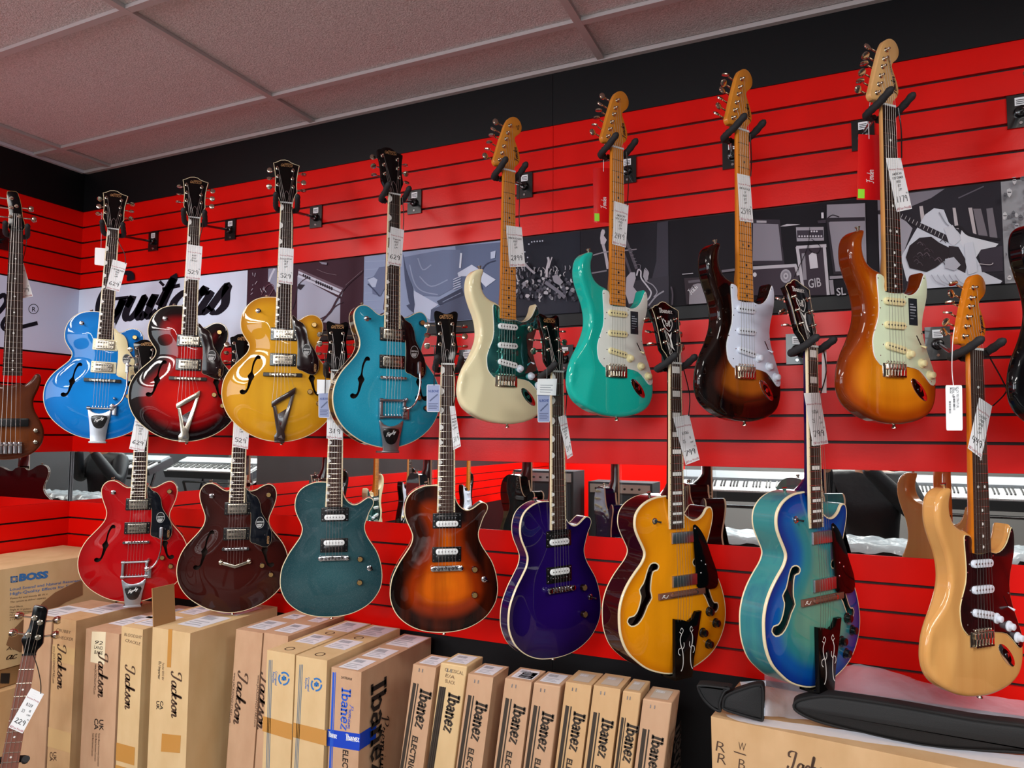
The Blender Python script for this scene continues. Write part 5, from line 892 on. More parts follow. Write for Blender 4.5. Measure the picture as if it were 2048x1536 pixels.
pg_ = Panel('photo_poster', 'pale photo print of a dense festival crowd at the right edge', X(2000.5, 340), X(2300, 300), fw, bg='8b8b8f')
rc_ = random.Random(5)
for k in range(130):
    x, y = rc_.uniform(1150, 2400), rc_.uniform(100, 1250); r = rc_.uniform(16, 34); c_ = rc_.choice(['a7a6a9', '77767a', 'b9b8ba', '5c5b60', '95949a'])
    pg_.poly(c_, [(x+r*math.cos(t)*rc_.uniform(.7, 1.1), y+1.2*r*math.sin(t)*rc_.uniform(.8, 1.2)) for t in [k2*PI/4 for k2 in range(8)]], o_, s_)
    if r > 22: pg_.poly('3c3a40', [(x-r*.6, y-r*.3), (x+r*.6, y-r*.3), (x+r*.5, y), (x-r*.5, y)], o_, s_)
pg_.done()
# ------------------------------------------------------------------ cartons
def imprint(o, pr, mats):                    # printed surface joins the mesh it is printed on
    me = o.data; vs = [tuple(v.co) for v in me.vertices]; fs = [tuple(p.vertices) for p in me.polygons]; mi = [p.material_index for p in me.polygons]; b = len(vs); k = len(me.materials)
    me.clear_geometry(); me.from_pydata(vs+list(pr.v), [], fs+[tuple(b+i for i in f) for f in pr.f])
    for m in mats: me.materials.append(m)
    me.polygons.foreach_set('material_index', mi+[k+i for i in pr.m]); me.update()
class Carton:
    def __init__(s, name, label, TFL, TFR, lean, Yf, depth, mat_, group=None, bev=.003, zb=ZF, turn=False, w=None):
        A = at(*TFL, 1, Yf); B = at(*TFR, 2, A[2]) if turn else at(*TFR, 1, Yf); s.Z = A[2]; W = B-A; W[2] = 0
        if not turn: W[1] = 0
        s.w = np.linalg.norm(W); s.ex = W/s.w; s.w = w or s.w
        n = np.array((s.ex[1], -s.ex[0], 0)); s.n = n                                                        # front normal
        f = lambda x, y: (lambda d: CAM+d*(((A-CAM)@n)/(d@n)))(ray(x, y)); s.f = f
        D = np.array((-lean, 0., -1.)); H = s.Z-zb; s.D = D; s.A = A; k = .0012
        s.mb = MB(); s.loc = A; q = []
        for t in (0, H):
            for a, d in ((k, 0), (s.w-k, 0), (s.w-k, depth), (k, depth)): q.append(s.ex*a-n*d+D*t)
        s.mb.add([tuple(v) for v in q], [(0, 1, 2, 3), (7, 6, 5, 4), (4, 5, 1, 0), (5, 6, 2, 1), (6, 7, 3, 2), (7, 4, 0, 3)], 0)
        s.o = s.mb.build(name, [mat_], None, 0, None); s.o.location = tuple(A); tag(s.o, label, 'box', group)
        m = s.o.modifiers.new('soft_edges', 'BEVEL'); m.width = bev; m.segments = 2; s.pr = MB(); s.pm = []; s.depth = depth; s.H = H
    def mi(s, m):
        if m not in s.pm: s.pm.append(m)
        return s.pm.index(m)
    def t(s, vf, w, p0, p1, h, m): ptext(s.pr, vf, w, p0, p1, h, s.f, s.mi(m), s.n, .0006, s.loc)
    def quad(s, m, px, e=.0005, f=None):
        f = f or s.f; P = [f(*q)+s.n*e-s.loc for q in px]; s.pr.add([tuple(v) for v in P], [(0, 1, 2, 3)], s.mi(m))
    def face(s, m, s0, s1, t0, t1, e=.0005): P = [s.ex*a+s.D*b+s.n*e for a, b in ((s0, t0), (s0, t1), (s1, t1), (s1, t0))]; s.pr.add([tuple(v) for v in P], [(0, 1, 2, 3)], s.mi(m))
    def side(s, m, d0, d1, t0, t1, e=.0005): P = [s.ex*(s.w+e)-s.n*a+s.D*b for a, b in ((d0, t0), (d0, t1), (d1, t1), (d1, t0))]; s.pr.add([tuple(v) for v in P], [(0, 1, 2, 3)], s.mi(m))
    def label(s, s0, s1, d0, d1, lines=3, m=None, name='shipping_label'):      # paper on the top face, widths as fractions
        mb = MB(); z = np.array((0, 0, .0006)); c = lambda a, b, e=0: tuple(s.ex*(a*s.w)-s.n*(b*s.depth)+z*(1+e))
        mb.add([c(s0, d0), c(s1, d0), c(s1, d1), c(s0, d1)], [(0, 1, 2, 3)], 0)
        r_ = random.Random(int(s0*100+d0*1000)); w = s1-s0; h = d1-d0; y = d0+h*.62
        x = s0+w*.12
        while x < s0+w*.6: q = r_.choice([.02, .035, .012])*w; mb.add([c(x, y, .5), c(x+q, y, .5), c(x+q, y+h*.25, .5), c(x, y+h*.25, .5)], [(0, 1, 2, 3)], 1); x += q+.02*w
        for k in range(lines): y = d0+h*(.14+.14*k); mb.add([c(s0+w*.12, y, .5), c(s0+w*(.8-.15*(k % 2)), y, .5), c(s0+w*(.8-.15*(k % 2)), y+h*.04, .5), c(s0+w*.12, y+h*.04, .5)], [(0, 1, 2, 3)], 1)
        o = mb.build(name, [m or lblw, greyprint if lines else lblw], s.o, 0); return o
    def done(s, name='printing'):
        if s.pr.f: imprint(s.o, s.pr, s.pm)
        return s.o
GJ, GI = 'tall guitar cartons at the left', 'row of slim guitar cartons'
b = Carton('cardboard_box', 'tall brown carton partly hidden behind the small bass headstock', (47, 1229), (104, 1237), 0, -.46, .28, card_dk, GJ); b.label(.1, .9, .1, .6); b.done()
def jackson(b, p0, p1, h, web=None, m=None):
    vf, w = script('Jackson', .24, .12); b.t(vf, w, p0, p1, h, m or inkbr)
    if web: b.t(*text('www.JACKSONGUITARS.com', 0, .01), web[0], web[1], 4.5, m or inkbr)
b = Carton('cardboard_box', 'tall carton taped with clear film and pencilled cherry checker', (108, 1234), (153, 1243), 0, -.475, .33, card, GJ)
jackson(b, (115.5, 1289), (115, 1377), 8, ((107, 1292), (105, 1366))); vf, w = text('CRUBBY', .2, 0); b.t(vf, w, (112, 1262), (142, 1268), 6, pencil); vf, w = text('CHECKER', .2, 0); b.t(vf, w, (112, 1276), (146, 1282), 6, pencil)
b.t(*text('UK', 0, .03), (107, 1503), (107, 1522), 6, inkbr); b.t(*text('CA', 0, .03), (100, 1503), (100, 1522), 6, inkbr); b.face(tapec, .0, b.w, .10, .16); b.face(tapec, 0, b.w, .40, .47); b.label(.05, .95, .3, .75); b.done()
b = Carton('cardboard_box', 'tall carton with a cream handwritten note taped over its lettering', (172, 1257), (239, 1265), 0, -.47, .40, card_dk, GJ)
jackson(b, (197, 1305), (196, 1394), 9, ((190, 1328), (187, 1388))); b.t(*text('UK', 0, .03), (199, 1438), (199, 1461), 8, inkblk); b.t(*text('CA', 0, .03), (189, 1436), (189, 1459), 8, inkblk)
for k in range(3): b.t(*text('Fender Musical Instruments Corporation', 0, .01), (197-k*6, 1466), (195-k*6, 1532-k*10), 3.6, inkbr)
b.quad(mat('cream_note', 'e2d5b4', .6), [(184, 1263), (181, 1324), (209, 1329), (212, 1264)], .0004); 
for k, s in enumerate(('92', 'LAND', 'BASE')): b.t(*text(s, .2, .01), (188, 1287+k*10), (206, 1290+k*10), 7, inkblk)
b.label(.05, .5, .2, .55); b.label(.3, .95, .5, .9); b.done()
b = Carton('cardboard_box', 'narrow carton with pencilled bloodshot crackle', (243, 1252), (286.5, 1255), 0, -.47, .40, card_y, GJ)
jackson(b, (251, 1330), (250, 1417), 9); vf, w = text('BLOODSHT', .2, 0); b.t(vf, w, (248, 1271), (284, 1278), 6, pencil); vf, w = text('CRACKLE', .2, 0); b.t(vf, w, (250, 1283), (281, 1291), 6, pencil); b.face(tape, .0, b.w*.85, .40, .46); b.face(tape, .0, b.w*.9, .475, .535)
b.label(.1, .9, .1, .45); b.label(.2, .95, .55, .85); b.done()
b = Carton('cardboard_box', 'wide open carton with a raised front flap under the walnut brown guitar', (305, 1254), (381.5, 1258), 0, -.47, .41, card_y, GJ)
jackson(b, (343, 1343), (343, 1434), 9.5); b.t(*text('EU Importer', 0, .02), (318, 1322), (316, 1358), 5, inkblk)
b.t(*text('UK', 0, .03), (313, 1401), (313, 1419), 6, inkblk); b.t(*text('CA', 0, .03), (321, 1401), (320, 1419), 6, inkblk); b.t(*text('Fender EDC BV', 0, 0), (325, 1325), (324, 1360), 4, inkbr)
b.quad(tape, [(324, 1467), (322, 1503), (360, 1506), (362, 1471)]); b.quad(tape, [(337, 1258), (334, 1334), (342, 1335), (345, 1258)]); b.label(.25, .85, .15, .5); b.label(.25, .8, .58, .9)
mb = MB(); L = b.loc; q = [b.f(305, 1254), b.f(318, 1253), b.f(353, 1180), b.f(309, 1191)]
mb.add([tuple(b.ex*.002+b.n*0), tuple(b.ex*.002-b.n*.09), tuple(b.ex*-.012-b.n*.09+np.array((0, 0, .13))), tuple(b.ex*-.012+np.array((0, 0, .13))), tuple(b.ex*.006+b.n*0), tuple(b.ex*.006-b.n*.09), tuple(b.ex*-.008-b.n*.09+np.array((0, 0, .13))), tuple(b.ex*-.008+np.array((0, 0, .13)))], [(0, 1, 2, 3), (7, 6, 5, 4), (0, 3, 7, 4), (1, 5, 6, 2), (3, 2, 6, 7), (0, 4, 5, 1)], 0)
mb.build('flap', card_in, b.o, 0)
b.done()
b = Carton('cardboard_box', 'leaning brown carton with script lettering beside the open carton', (472, 1258), (526, 1264.5), .055, -.345, .31, card_dk, GJ)
jackson(b, (477, 1342), (467, 1446), 9.5, ((468, 1345), (458, 1445)), inkbr); b.label(.15, .85, .1, .45); b.label(.3, .8, .6, .8); b.done()
b = Carton('cardboard_box', 'leaning brown carton with script lettering next to the striped cartons', (528, 1265), (577, 1271.5), .055, -.345, .30, card_dk, GJ)
jackson(b, (522, 1345), (514, 1456), 9.5, ((515.5, 1350), (508, 1453)), inkbr); b.label(.15, .85, .1, .45); b.label(.3, .8, .6, .8); b.done()
for TFL, TFR, BL, lb, dx in (((534, 1299.6), (590.5, 1308), (522, 1536), 'carton with blue recycling mark and thin stripes, next to the script cartons', 0), ((592, 1310.6), (655, 1320), (582, 1536), 'carton with blue recycling mark and thin stripes, next to the blue-taped carton', 1)):
    b = Carton('cardboard_box', lb, TFL, TFR, .018, -.452, .40, card_y, 'striped guitar cartons'); cx, cy = ((568, 1357), (633, 1369))[dx]
    x0, y0 = ((538, 1320), (599, 1329))[dx]; x1 = ((532, 589))[dx]
    for k in range(3): b.quad(mat('grey_blue_stripe', '5f7484', .6), [(x0+k*2.8, y0), (x1+k*2.8, 1536), (x1+k*2.8+1.4, 1536), (x0+k*2.8+1.4, y0)])
    for a0 in (20, 140, 260): b.pr.glyphs(ribbon([(math.cos(R(a0+t*10)), math.sin(R(a0+t*10))) for t in range(11)], .3), lambda x, y: tuple(b.f(cx+x*10, cy-y*12)+b.n*.0006-b.loc), b.mi(inkb))
    for a0 in (0, 120, 240): b.pr.glyphs(([(.55*math.cos(R(a0+90)), .55*math.sin(R(a0+90))), (.55*math.cos(R(a0+20)), .35*math.sin(R(a0+20))), (0, 0), (.55*math.cos(R(a0+160)), .35*math.sin(R(a0+160)))], [(0, 3, 2, 1)]), lambda x, y: tuple(b.f(cx+x*10, cy-y*12)+b.n*.0007-b.loc), b.mi(inkb))
    b.t(*text('Corrugated', 0, .02), (cx-17, cy-15), (cx-18, cy+13), 4, inkb); b.t(*text('Recycles', 0, .02), (cx-22, cy-14), (cx-23, cy+8), 4, inkb)
    ya, yb = ((1434, 1450), (1466, 1480)) if dx == 0 else ((1447, 1463), (1478, 1492)); xa, xb = ((526, 584), (587, 653))[dx]
    b.quad(tape, [(xa, ya[0]-2), (xa-1, yb[0]-4), (xb, yb[1]), (xb, ya[1]-2)]); b.label(.15, .85, .27, .52); b.label(.15, .95, .68, .98, 4)
    for dd in (.1, .6): b.pr.glyphs(ribbon([(math.cos(R(t*24)), math.sin(R(t*24))) for t in range(16)], .25), lambda x, y: tuple(b.ex*(.5*b.w+x*.015)-b.n*(dd*b.depth+y*.015)+np.array((0, 0, .0006))), b.mi(inkbr))
    b.done()
b = Carton('cardboard_box', 'carton wrapped with royal blue branded tape, tallest lettering on its side', (662.4, 1333.8), (723.5, 1343.6), .018, -.442, .405, card_dk)
b.t(*slab('Ibanez', .22, 0), (684, 1374), (681, 1459), 12, mat('blue_lettering', '1f55c0', .6)); vf, w = text('SATRIANI', .2, .01); b.t(vf, w, (682, 1356.5), (704, 1361), 5, inkblk); b.t(*script('Premium', .16, .2), (699, 1408), (695, 1457), 4, M['blue_lettering'])
for k, ww in ((0, 4), (5, 1.6)): b.quad(M['blue_lettering'], [(665.5+k, 1344), (658+k, 1536), (658+k+ww, 1536), (665.5+k+ww, 1345)])
b.quad(inkbb, [(655.5, 1458), (653.5, 1491), (719, 1502), (720.5, 1468)], .0004); b.t(*slab('Ibanez', .26, 0), (692, 1480), (719, 1484), 8, paper) ; b.t(*slab('Ibanez', .26, 0), (657, 1473), (674, 1477), 7, paper)
b.t(*text('ELECTRIC', 0, .03), (686, 1498), (684, 1570), 11, inkblk)
fs_ = lambda x, y: (lambda d, P_: CAM+d*(((P_-CAM)@b.ex)/(d@b.ex)))(ray(x, y), b.A+b.ex*(b.w+.0008))
ptext(b.pr, *slab('Ibanez', .24, 0), (743, 1367), (742, 1560), 19, fs_, b.mi(inkblk), b.ex, .0004, b.loc); ptext(b.pr, *script('Premium', .14, .2), (763, 1432), (757, 1560), 7, fs_, b.mi(inkblk), b.ex, .0004, b.loc)
b.side(inkbb, 0, .085, (b.Z-float(b.f(722, 1468)[2])), (b.Z-float(b.f(722, 1502)[2])), .0005); b.label(.18, .82, .02, .26, 3); b.label(.15, .85, .32, .56, 4); b.label(.12, .95, .66, .98, 4); b.done()
inkdk = mat('dark_brown_print', '33291f', .65)
ibs = [((826, 1328), (873, 1334.5), (793, 1536), 'slim leaning carton at the left end of the row, next to the blue-taped carton', card_dk, 1),
 ((880.6, 1325), (935, 1329), (848, 1536), 'slim carton pencilled classical E/A black', card_y, 2), ((936, 1347), (987.5, 1357), (914, 1536), 'slim carton with a label, third in the row, standing clear of its right neighbour', card_dk, 1),
 ((1010, 1356), (1064, 1367), (982, 1536), 'slim carton with two overlapping labels on top, fourth in the row', card_dk, 1), ((1067, 1364.5), (1122, 1373), (1044, 1536), 'slim carton with one white label on top, fifth in the row', card_dk, 1),
 ((1131, 1363), (1184, 1372), (1104, 1536), 'slim carton with a torn grey label, sixth in the row', card, 3), ((1187, 1370), (1242, 1380.6), (1164, 1536), 'slim carton with a ragged torn top, seventh in the row', card, 3),
 ((1245, 1381), (1283, 1387), (1222, 1536), 'slim carton with torn label, eighth in the row', card, 3), ((1285, 1397), (1345, 1408.5), (1271, 1536), 'slim carton at the right end of the row beside the black panel', card_dk, 3)]
for k, (a_, b_, c_, lb, m_, kd) in enumerate(ibs):
    c_ = (a_[0]-(.136+(1133-a_[0])/16600)*(1536-a_[1]), 1536); b = Carton('cardboard_box', lb, a_, b_, .136, -.38 if k != 2 else -.392, .105, m_, GI)
    vx, vy = c_[0]-a_[0], c_[1]-a_[1]; g_ = lambda s_px, t_px: (a_[0]+s_px+vx*t_px/vy, a_[1]+t_px+s_px*.17)
    off = {0: 40, 1: 50, 2: 45, 3: 42, 4: 48, 5: 50, 6: 56, 7: 56, 8: 62}[k]; ln = 78; wd = b_[0]-a_[0]
    b.t(*slab('Ibanez', .30, 0), g_(wd*.48, off+4), g_(wd*.48, off+4+ln), 15, inkdk); b.t(*text('ELECTRIC GUITAR', 0, .05), g_(wd*.45, off+ln+20), g_(wd*.45, off+ln+155), 11, inkdk) if kd != 2 else None
    for s0, ww in (((.13, .085), (.315, .03)) if kd != 2 else ((.10, .05), (.17, .05), (.24, .05), (.31, .02))):
        b.quad(inkdk, [g_(wd*s0, off-4), g_(wd*s0, 214), g_(wd*(s0+ww*1.6), 214), g_(wd*(s0+ww*1.6), off-3)])
    if kd == 2:
        for j, s in enumerate(('CLASSICAL', 'E/A', 'BLACK')): vf, w = text(s, .1, 0); b.t(vf, w, g_(wd*.2+j*2, 15+j*11), g_(wd*.2+j*2+(38 if j == 0 else 20), 17+j*11), 7, pencil)
    for s in (.28, .42): q0 = g_(wd*s, 9 if k else 6); b.quad(chrome, [q0, (q0[0]-1, q0[1]+7), (q0[0]+.8, q0[1]+7.3), (q0[0]+1.8, q0[1]+.3)], .0012)
    if kd < 3: b.label(.14, .86, .14, .86, 3)
    else: b.label(.2, .8, .15, .8, 0, mat('torn_label', 'b9ab9c', .7), 'torn_label')
    if k == 3: b.label(.35, .92, .2, .7, 3)
    if k == 8: ptext(b.pr, *slab('Iban', .24, 0), (1361, 1536), (1361, 1440), 12, lambda x, y: (lambda d, P_: CAM+d*(((P_-CAM)@b.ex)/(d@b.ex)))(ray(x, y), b.A+b.ex*(b.w+.0008)), b.mi(inkblk), b.ex, .0004, b.loc)
    b.done()
# big carton in the corner, its printed face turned towards the room, on two others
Zb = at(80, 1097, 0, .02)[2]; x0 = float(at(80, 1127, 2, Zb)[0]); fb = plane_fn(0, x0+.0008); zlow = float(at(3, 1339, 0, x0)[2])
def corner_box(label, z1, z0, xx, m, y0=-.95, y1=-.035):
    mb = MB(); mb.box(.02, xx, y0, y1, z0, z1, 0); o = mb.build('cardboard_box', m, None, 0, (xx, y1, z0)); md = o.modifiers.new('soft_edges', 'BEVEL'); md.width = .004; md.segments = 2; return tag(o, label, 'box', 'stacked cartons in the corner')
o = corner_box('large carton with blue lettering on top of the corner stack', Zb, zlow, x0, card_y); mb = MB(); L = tuple(o.location)
def bt(vf, w, p0, p1, h, mi): ptext(mb, vf, w, p0, p1, h, fb, mi, (1, 0, 0), 0, L)
bt(*text('BOSS', 0, .09), (37, 1162), (96, 1155), 13, 0)
def fq(pts, mi): P = [fb(*q)+np.array((.0003, 0, 0))-np.array(L) for q in pts]; mb.add([tuple(v) for v in P], [tuple(range(len(P)))], mi)
for q in ([(21, 1153), (21, 1165), (23, 1165), (23, 1153)], [(33, 1152), (33, 1164), (35, 1164), (35, 1152)], [(21, 1153), (35, 1151.5), (35, 1153.5), (21, 1155)], [(21, 1163.5), (35, 1162), (35, 1164), (21, 1165.5)]): fq(q, 0)
mb.glyphs(ribbon([(28+4*math.cos(t), 1158+4*math.sin(t)) for t in [k*PI/6 for k in range(13)]], 1.2), lambda x, y: tuple(fb(x, y)+np.array((.0003, 0, 0))-np.array(L)), 0)
bt(*text('Loud Sound and Natural Resonance', 0, .01), (19, 1182), (166, 1162), 5.5, 0); bt(*text('High-Quality Effects for Singing', 0, .01), (19, 1191), (160, 1171), 5.5, 0)
bt(*text('Powerful and mostly 80 W +', 0, 0), (20, 1199), (95, 1190), 3.6, 1); bt(*text('The system to deliver separate', 0, 0), (20, 1206), (92, 1197), 3.6, 1)
for k, s in enumerate(('Dual Effects', 'Single & 12 guitars', 'High-Quality Hotspots', 'EQ & Natural Reverb', 'singers', 'A + B')): bt(*text(s, 0, 0), (19, 1216+k*5.2), (19+len(s)*2.2, 1213.5+k*5.2), 3.2, 1)
bt(*text('Acoustic', 0, .01), (12, 1301), (70, 1294), 6, 1); bt(*script('ac', .2, .2), (11, 1320), (32, 1317), 8, 1)
sil = mat('brown_silhouette_print', '86603f', .75); fq([(12, 1290), (20, 1265), (45, 1240), (70, 1225), (85, 1205), (110, 1185), (150, 1165), (165, 1160), (165, 1190), (130, 1205), (100, 1225), (92, 1260), (70, 1290), (40, 1305)][::-1], 2)
imprint(o, mb, [inkb, inkbr, sil])
zl2 = float(at(3, 1378, 0, x0)[2])
o = corner_box('flat carton with black marks in the middle of the corner stack', zlow-.001, zl2, x0-.01, card_in); mb = MB(); L = tuple(o.location)
for k in range(6): fb2 = plane_fn(0, x0-.009); P = [fb2(a, c)-np.array(L) for a, c in ((2+k*3, 1346), (0+k*3, 1366), (3+k*3, 1368), (5+k*3, 1347))]; mb.add([tuple(v) for v in P], [(0, 1, 2, 3)], 0)
imprint(o, mb, [inkblk])
corner_box('brown carton at the bottom of the corner stack', zl2-.001, ZF, x0+.02, card)
# carton lying across at the right with the gig bags on it
b = Carton('cardboard_box', 'large carton marked RR B/W lying under the black gig bags', (1421, 1432.5), (1885, 1529), -.012, -.355, .30, card, None, .004, ZF, True, 1.15)

for ch, p0, p1, h in (('R', (1428, 1500), (1450, 1506), 20), ('R', (1431, 1524), (1452, 1530), 20), ('B', (1474, 1536), (1490, 1540), 20), ('/', (1466, 1500), (1480, 1520), 16), ('W', (1476, 1499), (1492, 1503), 16)): vf, w = text(ch, .1, -.012); b.t(vf, w, p0, p1, h, inkbr)
vf, w = script('Jackson', .26, .1); b.t(vf, w, (1575, 1538), (1672, 1566), 17, inkbr); b.done()
bagm = mat('black_nylon', '0a0b0e', .7, bump=(400, .4, .001)); ztop = float(b.Z)
def bag(label, pts, yb, th, bev):
    f = plane_fn(1, yb); q = [f(*p) for p in spline(pts, 4)]; poly = [(p[0], max(p[2], ztop+.0015+.0005*(i_ % 2))) for i_, p in enumerate(q)]; mb = MB(); cx = poly[0]; mb.plate([(a-cx[0], c-cx[1]) for a, c in poly], -th, 0, bev, 0, 0, lambda u, v, w_: (u, -w_, v))
    r2 = inset(ccw([(a-cx[0], c-cx[1]) for a, c in poly]), .002); mb.tube([(a, .0, c) for a, c in r2]+[(r2[0][0], 0, r2[0][1])], .003, 6, 0)
    o = mb.build('gig_bag', bagm, None, 50); o.location = (cx[0], yb, cx[1]); return tag(o, label, 'bag', 'black gig bags on the carton')
bag('black padded gig bag tip at the back, beside the wall panel', [(1394, 1374), (1402, 1369), (1440, 1373), (1462, 1377), (1450, 1385), (1441, 1408), (1442, 1424), (1425, 1418), (1405, 1398)], -.352, .035, .008)
bag('black padded gig bag lying between its two neighbours under the clear film', [(1444, 1410), (1452, 1390), (1490, 1375), (1515, 1369), (1527, 1374), (1528, 1410), (1527, 1440), (1515, 1441), (1470, 1428), (1448, 1420)], -.352, .03, .008)
bag('long black gig bag lying in front on top of the clear film', [(1586, 1408), (1600, 1398), (1640, 1391), (1680, 1393), (1800, 1411), (1950, 1438), (2100, 1462), (2120, 1520), (2050, 1508), (1900, 1500), (1800, 1485), (1700, 1462), (1630, 1443), (1592, 1424)], -.335, .04, .012)
film = mat('clear_plastic_film', 'd5dcea', .25, 0, 0, .5, bump=(16, .8, .008), alpha=.38)
def sheet(label, rows, ys, amp=.006, name='plastic_film', nx=40, yl=None):
    mb = MB(); m_ = len(rows); vs = []; fs = []; r_ = random.Random(4); ph = [r_.uniform(0, 6) for _ in range(8)]
    for j in range(m_):
        row = spline(rows[j], 8, False)
        for i in range(nx+1):
            t = i/nx*(len(row)-1); k = min(int(t), len(row)-2); u_ = t-k; x = row[k][0]*(1-u_)+row[k+1][0]*u_; y = row[k][1]*(1-u_)+row[k+1][1]*u_
            g_ = min(1, max(0, (i/nx-.03)/.08)); P = at(x, y, 1, ys[j] if yl is None else yl[j]*(1-g_)+ys[j]*g_); P[1] += amp*(1 if yl is None else g_)*(math.sin(i*.9+ph[0]+j)+math.sin(i*2.1+j*1.7)+math.sin(j*2.3+i*.35)); vs.append(tuple(P))
    for j in range(m_-1):
        for i in range(nx): a = j*(nx+1)+i; fs.append((a, a+nx+1, a+nx+2, a+1))
    L = vs[0]; mb.add(vs, fs, 0); o = mb.build(name, film, None, 80, L); return tag(o, label, 'plastic film')
sheet('crumpled clear plastic film draped behind the long gig bag', [[(1529, 1343), (1640, 1352), (1720, 1328), (1850, 1365), (1960, 1388), (2100, 1410)], [(1529, 1360), (1650, 1365), (1750, 1350), (1900, 1395), (2100, 1425)], [(1528, 1385), (1650, 1388), (1750, 1385), (1900, 1412), (2100, 1445)], [(1528, 1410), (1650, 1415), (1750, 1418), (1900, 1440), (2100, 1475)], [(1528, 1432), (1650, 1440), (1750, 1450), (1900, 1470), (2100, 1500)]], [-.12, -.16, -.21, -.262, -.275], .004, yl=[-.13, -.2, -.28, -.350, -.3615])
sheet('strip of crinkled clear film hanging over the carton edge under the long gig bag', [[(1450, 1428), (1560, 1442), (1700, 1462), (1850, 1492), (2060, 1512)], [(1455, 1434), (1560, 1454), (1700, 1478), (1850, 1508), (2060, 1530)], [(1475, 1441), (1580, 1465), (1700, 1489), (1850, 1520), (2060, 1560)]], [-.34, -.357, -.362], .0008)
sheet('small flap of clear film lying over the back gig bag', [[(1480, 1364), (1505, 1362), (1532, 1361)], [(1484, 1379), (1505, 1377), (1532, 1372)]], [-.25, -.252], .0008, nx=8)
# ------------------------------------------------------------------ two bass guitars
def custom_guitar(name, label, P, yaw, tilt_x, roll, nutw, endw, vend, L, ns, body_px, hs_px, mats, wthick, extra=None, cat='bass guitar', pxmode=True, bwr=-8):
    root = empty(name, label, cat, P, 0); root.rotation_euler = (R(tilt_x), R(roll), R(yaw)); bpy.context.view_layer.update()
    Mx = root.matrix_world; Mi = Mx.inverted(); n = np.array(Mx.to_3x3() @ Vector((0, -1, 0))); P = np.array(P)
    def uv(x, y, w=0): d = ray(x, y); t = ((P+n*w-CAM)@n)/(d@n); q = Mi @ Vector(CAM+d*t); return (q.x*1000, q.z*1000)
    bp = [uv(x, y, bwr/1000) for x, y in body_px] if pxmode else body_px
    bd = Body(bp, bwr, wthick, 'flat', 10, 0); bd.build([mats['body'], mats['body'], mats['body'], mats['body'], darkwood], root)
    mb = MB(True); vs = []; st = [0, vend*.5, vend*.85, vend]; n_ = 10
    for v in st:
        hw = nutw/2+(endw-nutw)/2*v/vend
        for j in range(n_+1): t = PI*j/n_; vs.append((hw*math.cos(t), v, -5-18*math.sin(t)**.8))
    mb.add(vs, [(i*(n_+1)+j, (i+1)*(n_+1)+j, (i+1)*(n_+1)+j+1, i*(n_+1)+j+1) for i in range(3) for j in range(n_)], 0); mb.build('neck', mats['neck'], root, 50)
    mb = MB(True); mb.add([(-nutw/2, 0, 0), (nutw/2, 0, 0), (endw/2, vend, 0), (-endw/2, vend, 0), (-nutw/2, 0, -6), (nutw/2, 0, -6), (endw/2, vend, -6), (-endw/2, vend, -6)], [(0, 3, 2, 1), (4, 5, 6, 7), (0, 1, 5, 4), (2, 3, 7, 6)], 0); mb.f += [(1, 2, 6, 5), (3, 0, 4, 7)]; mb.m += [0, 3]
    for i in range(1, 25):
        v = fretpos(L, i)
        if v < vend: break
        hw = nutw/2+(endw-nutw)/2*v/vend; mb.tube([(-hw, v, .6), (hw, v, .6)], 1.2, 5, 1)
        if i in (3, 5, 7, 9, 12, 15, 17, 19, 21): mb.flat(circ(0, (v+fretpos(L, i-1))/2, 3.2, 10), .3, 2)
    mb.build('fretboard', [mats.get('board', rosew), nickel, pearl, mats.get('edge', rosew)], root, 40)
    mb = MB(True); mb.box(-nutw/2, nutw/2, -1, 4, -5, 3.2); mb.build('nut', blk, root)
    hp_ = [uv(x, y) for x, y in hs_px]; mb = MB(True); mb.plate(spline(hp_, 2), -16, -1, 1, 0, 1); mb.build('headstock', [mats['hface'], mats['neck']], root, 35)
    return root, uv, bd
Pb = tuple(CAM+ray(33, 461)*((-.49-CAM[1])/ray(33, 461)[1]))
root, uv, bd = custom_guitar('bass_guitar', 'walnut brown five-string bass guitar hanging at the left edge', Pb, 58, 0, -1.2, 45, 66, -590, 864, 5,
 [(38, 766), (46, 770), (54, 766), (62, 759), (70, 749), (78, 748), (82, 754), (82, 764), (76, 780), (68, 797), (67, 810), (71, 824), (79, 838), (87, 856), (88, 872), (82, 890), (66, 906), (44, 915), (20, 919), (-10, 918), (-40, 905), (-58, 880), (-60, 850), (-46, 820), (-34, 800), (-38, 770), (-48, 735), (-50, 700), (-42, 690), (-32, 705), (-20, 740), (-4, 765), (18, 770)],
 [(20, 461), (46, 461), (50, 448), (46, 436), (43, 410), (38, 392), (33, 383), (18, 382), (14, 384), (14, 400), (18, 425), (16, 445)], dict(body=pt['bassbody'], neck=palemaple, hface=blk_gloss, edge=binding), 38)
for k, (x, y, sd) in enumerate([(23, 396, -1), (23, 415, -1), (21, 433, -1), (33, 412, 1), (39, 433, 1)]):
    u_, v_ = uv(x, y); mb = MB(True); mb.lathe((u_, v_, -1), (0, 0, 1), [(0, 8), (2, 7), (3, 5), (13, 4.5)], 12, 0); mb.tube([(u_, v_, -20), (u_+sd*38, v_, -20)], 3, 8, 0); mb.lathe((u_+sd*38, v_, -20), (sd, 0, 0), [(0, 5), (6, 12), (12, 13), (20, 9)], 10, 0); mb.build('tuning_peg', nickel, root, 40)
for i in range(5): mb = MB(True); mb.tube([((i-2)*8.2*.8, 70, 0), ((i-2)*8.2, 0, 4), ((i-2)*16, -864, 12)], .95-.08*i, 6, 0); mb.build('string', steel, root, 60)
pk_ = uv(20, 845); mb = MB(True); mb.plate(rrect(0, pk_[1], 118, 34, 5), -6, 4, 2, 0)
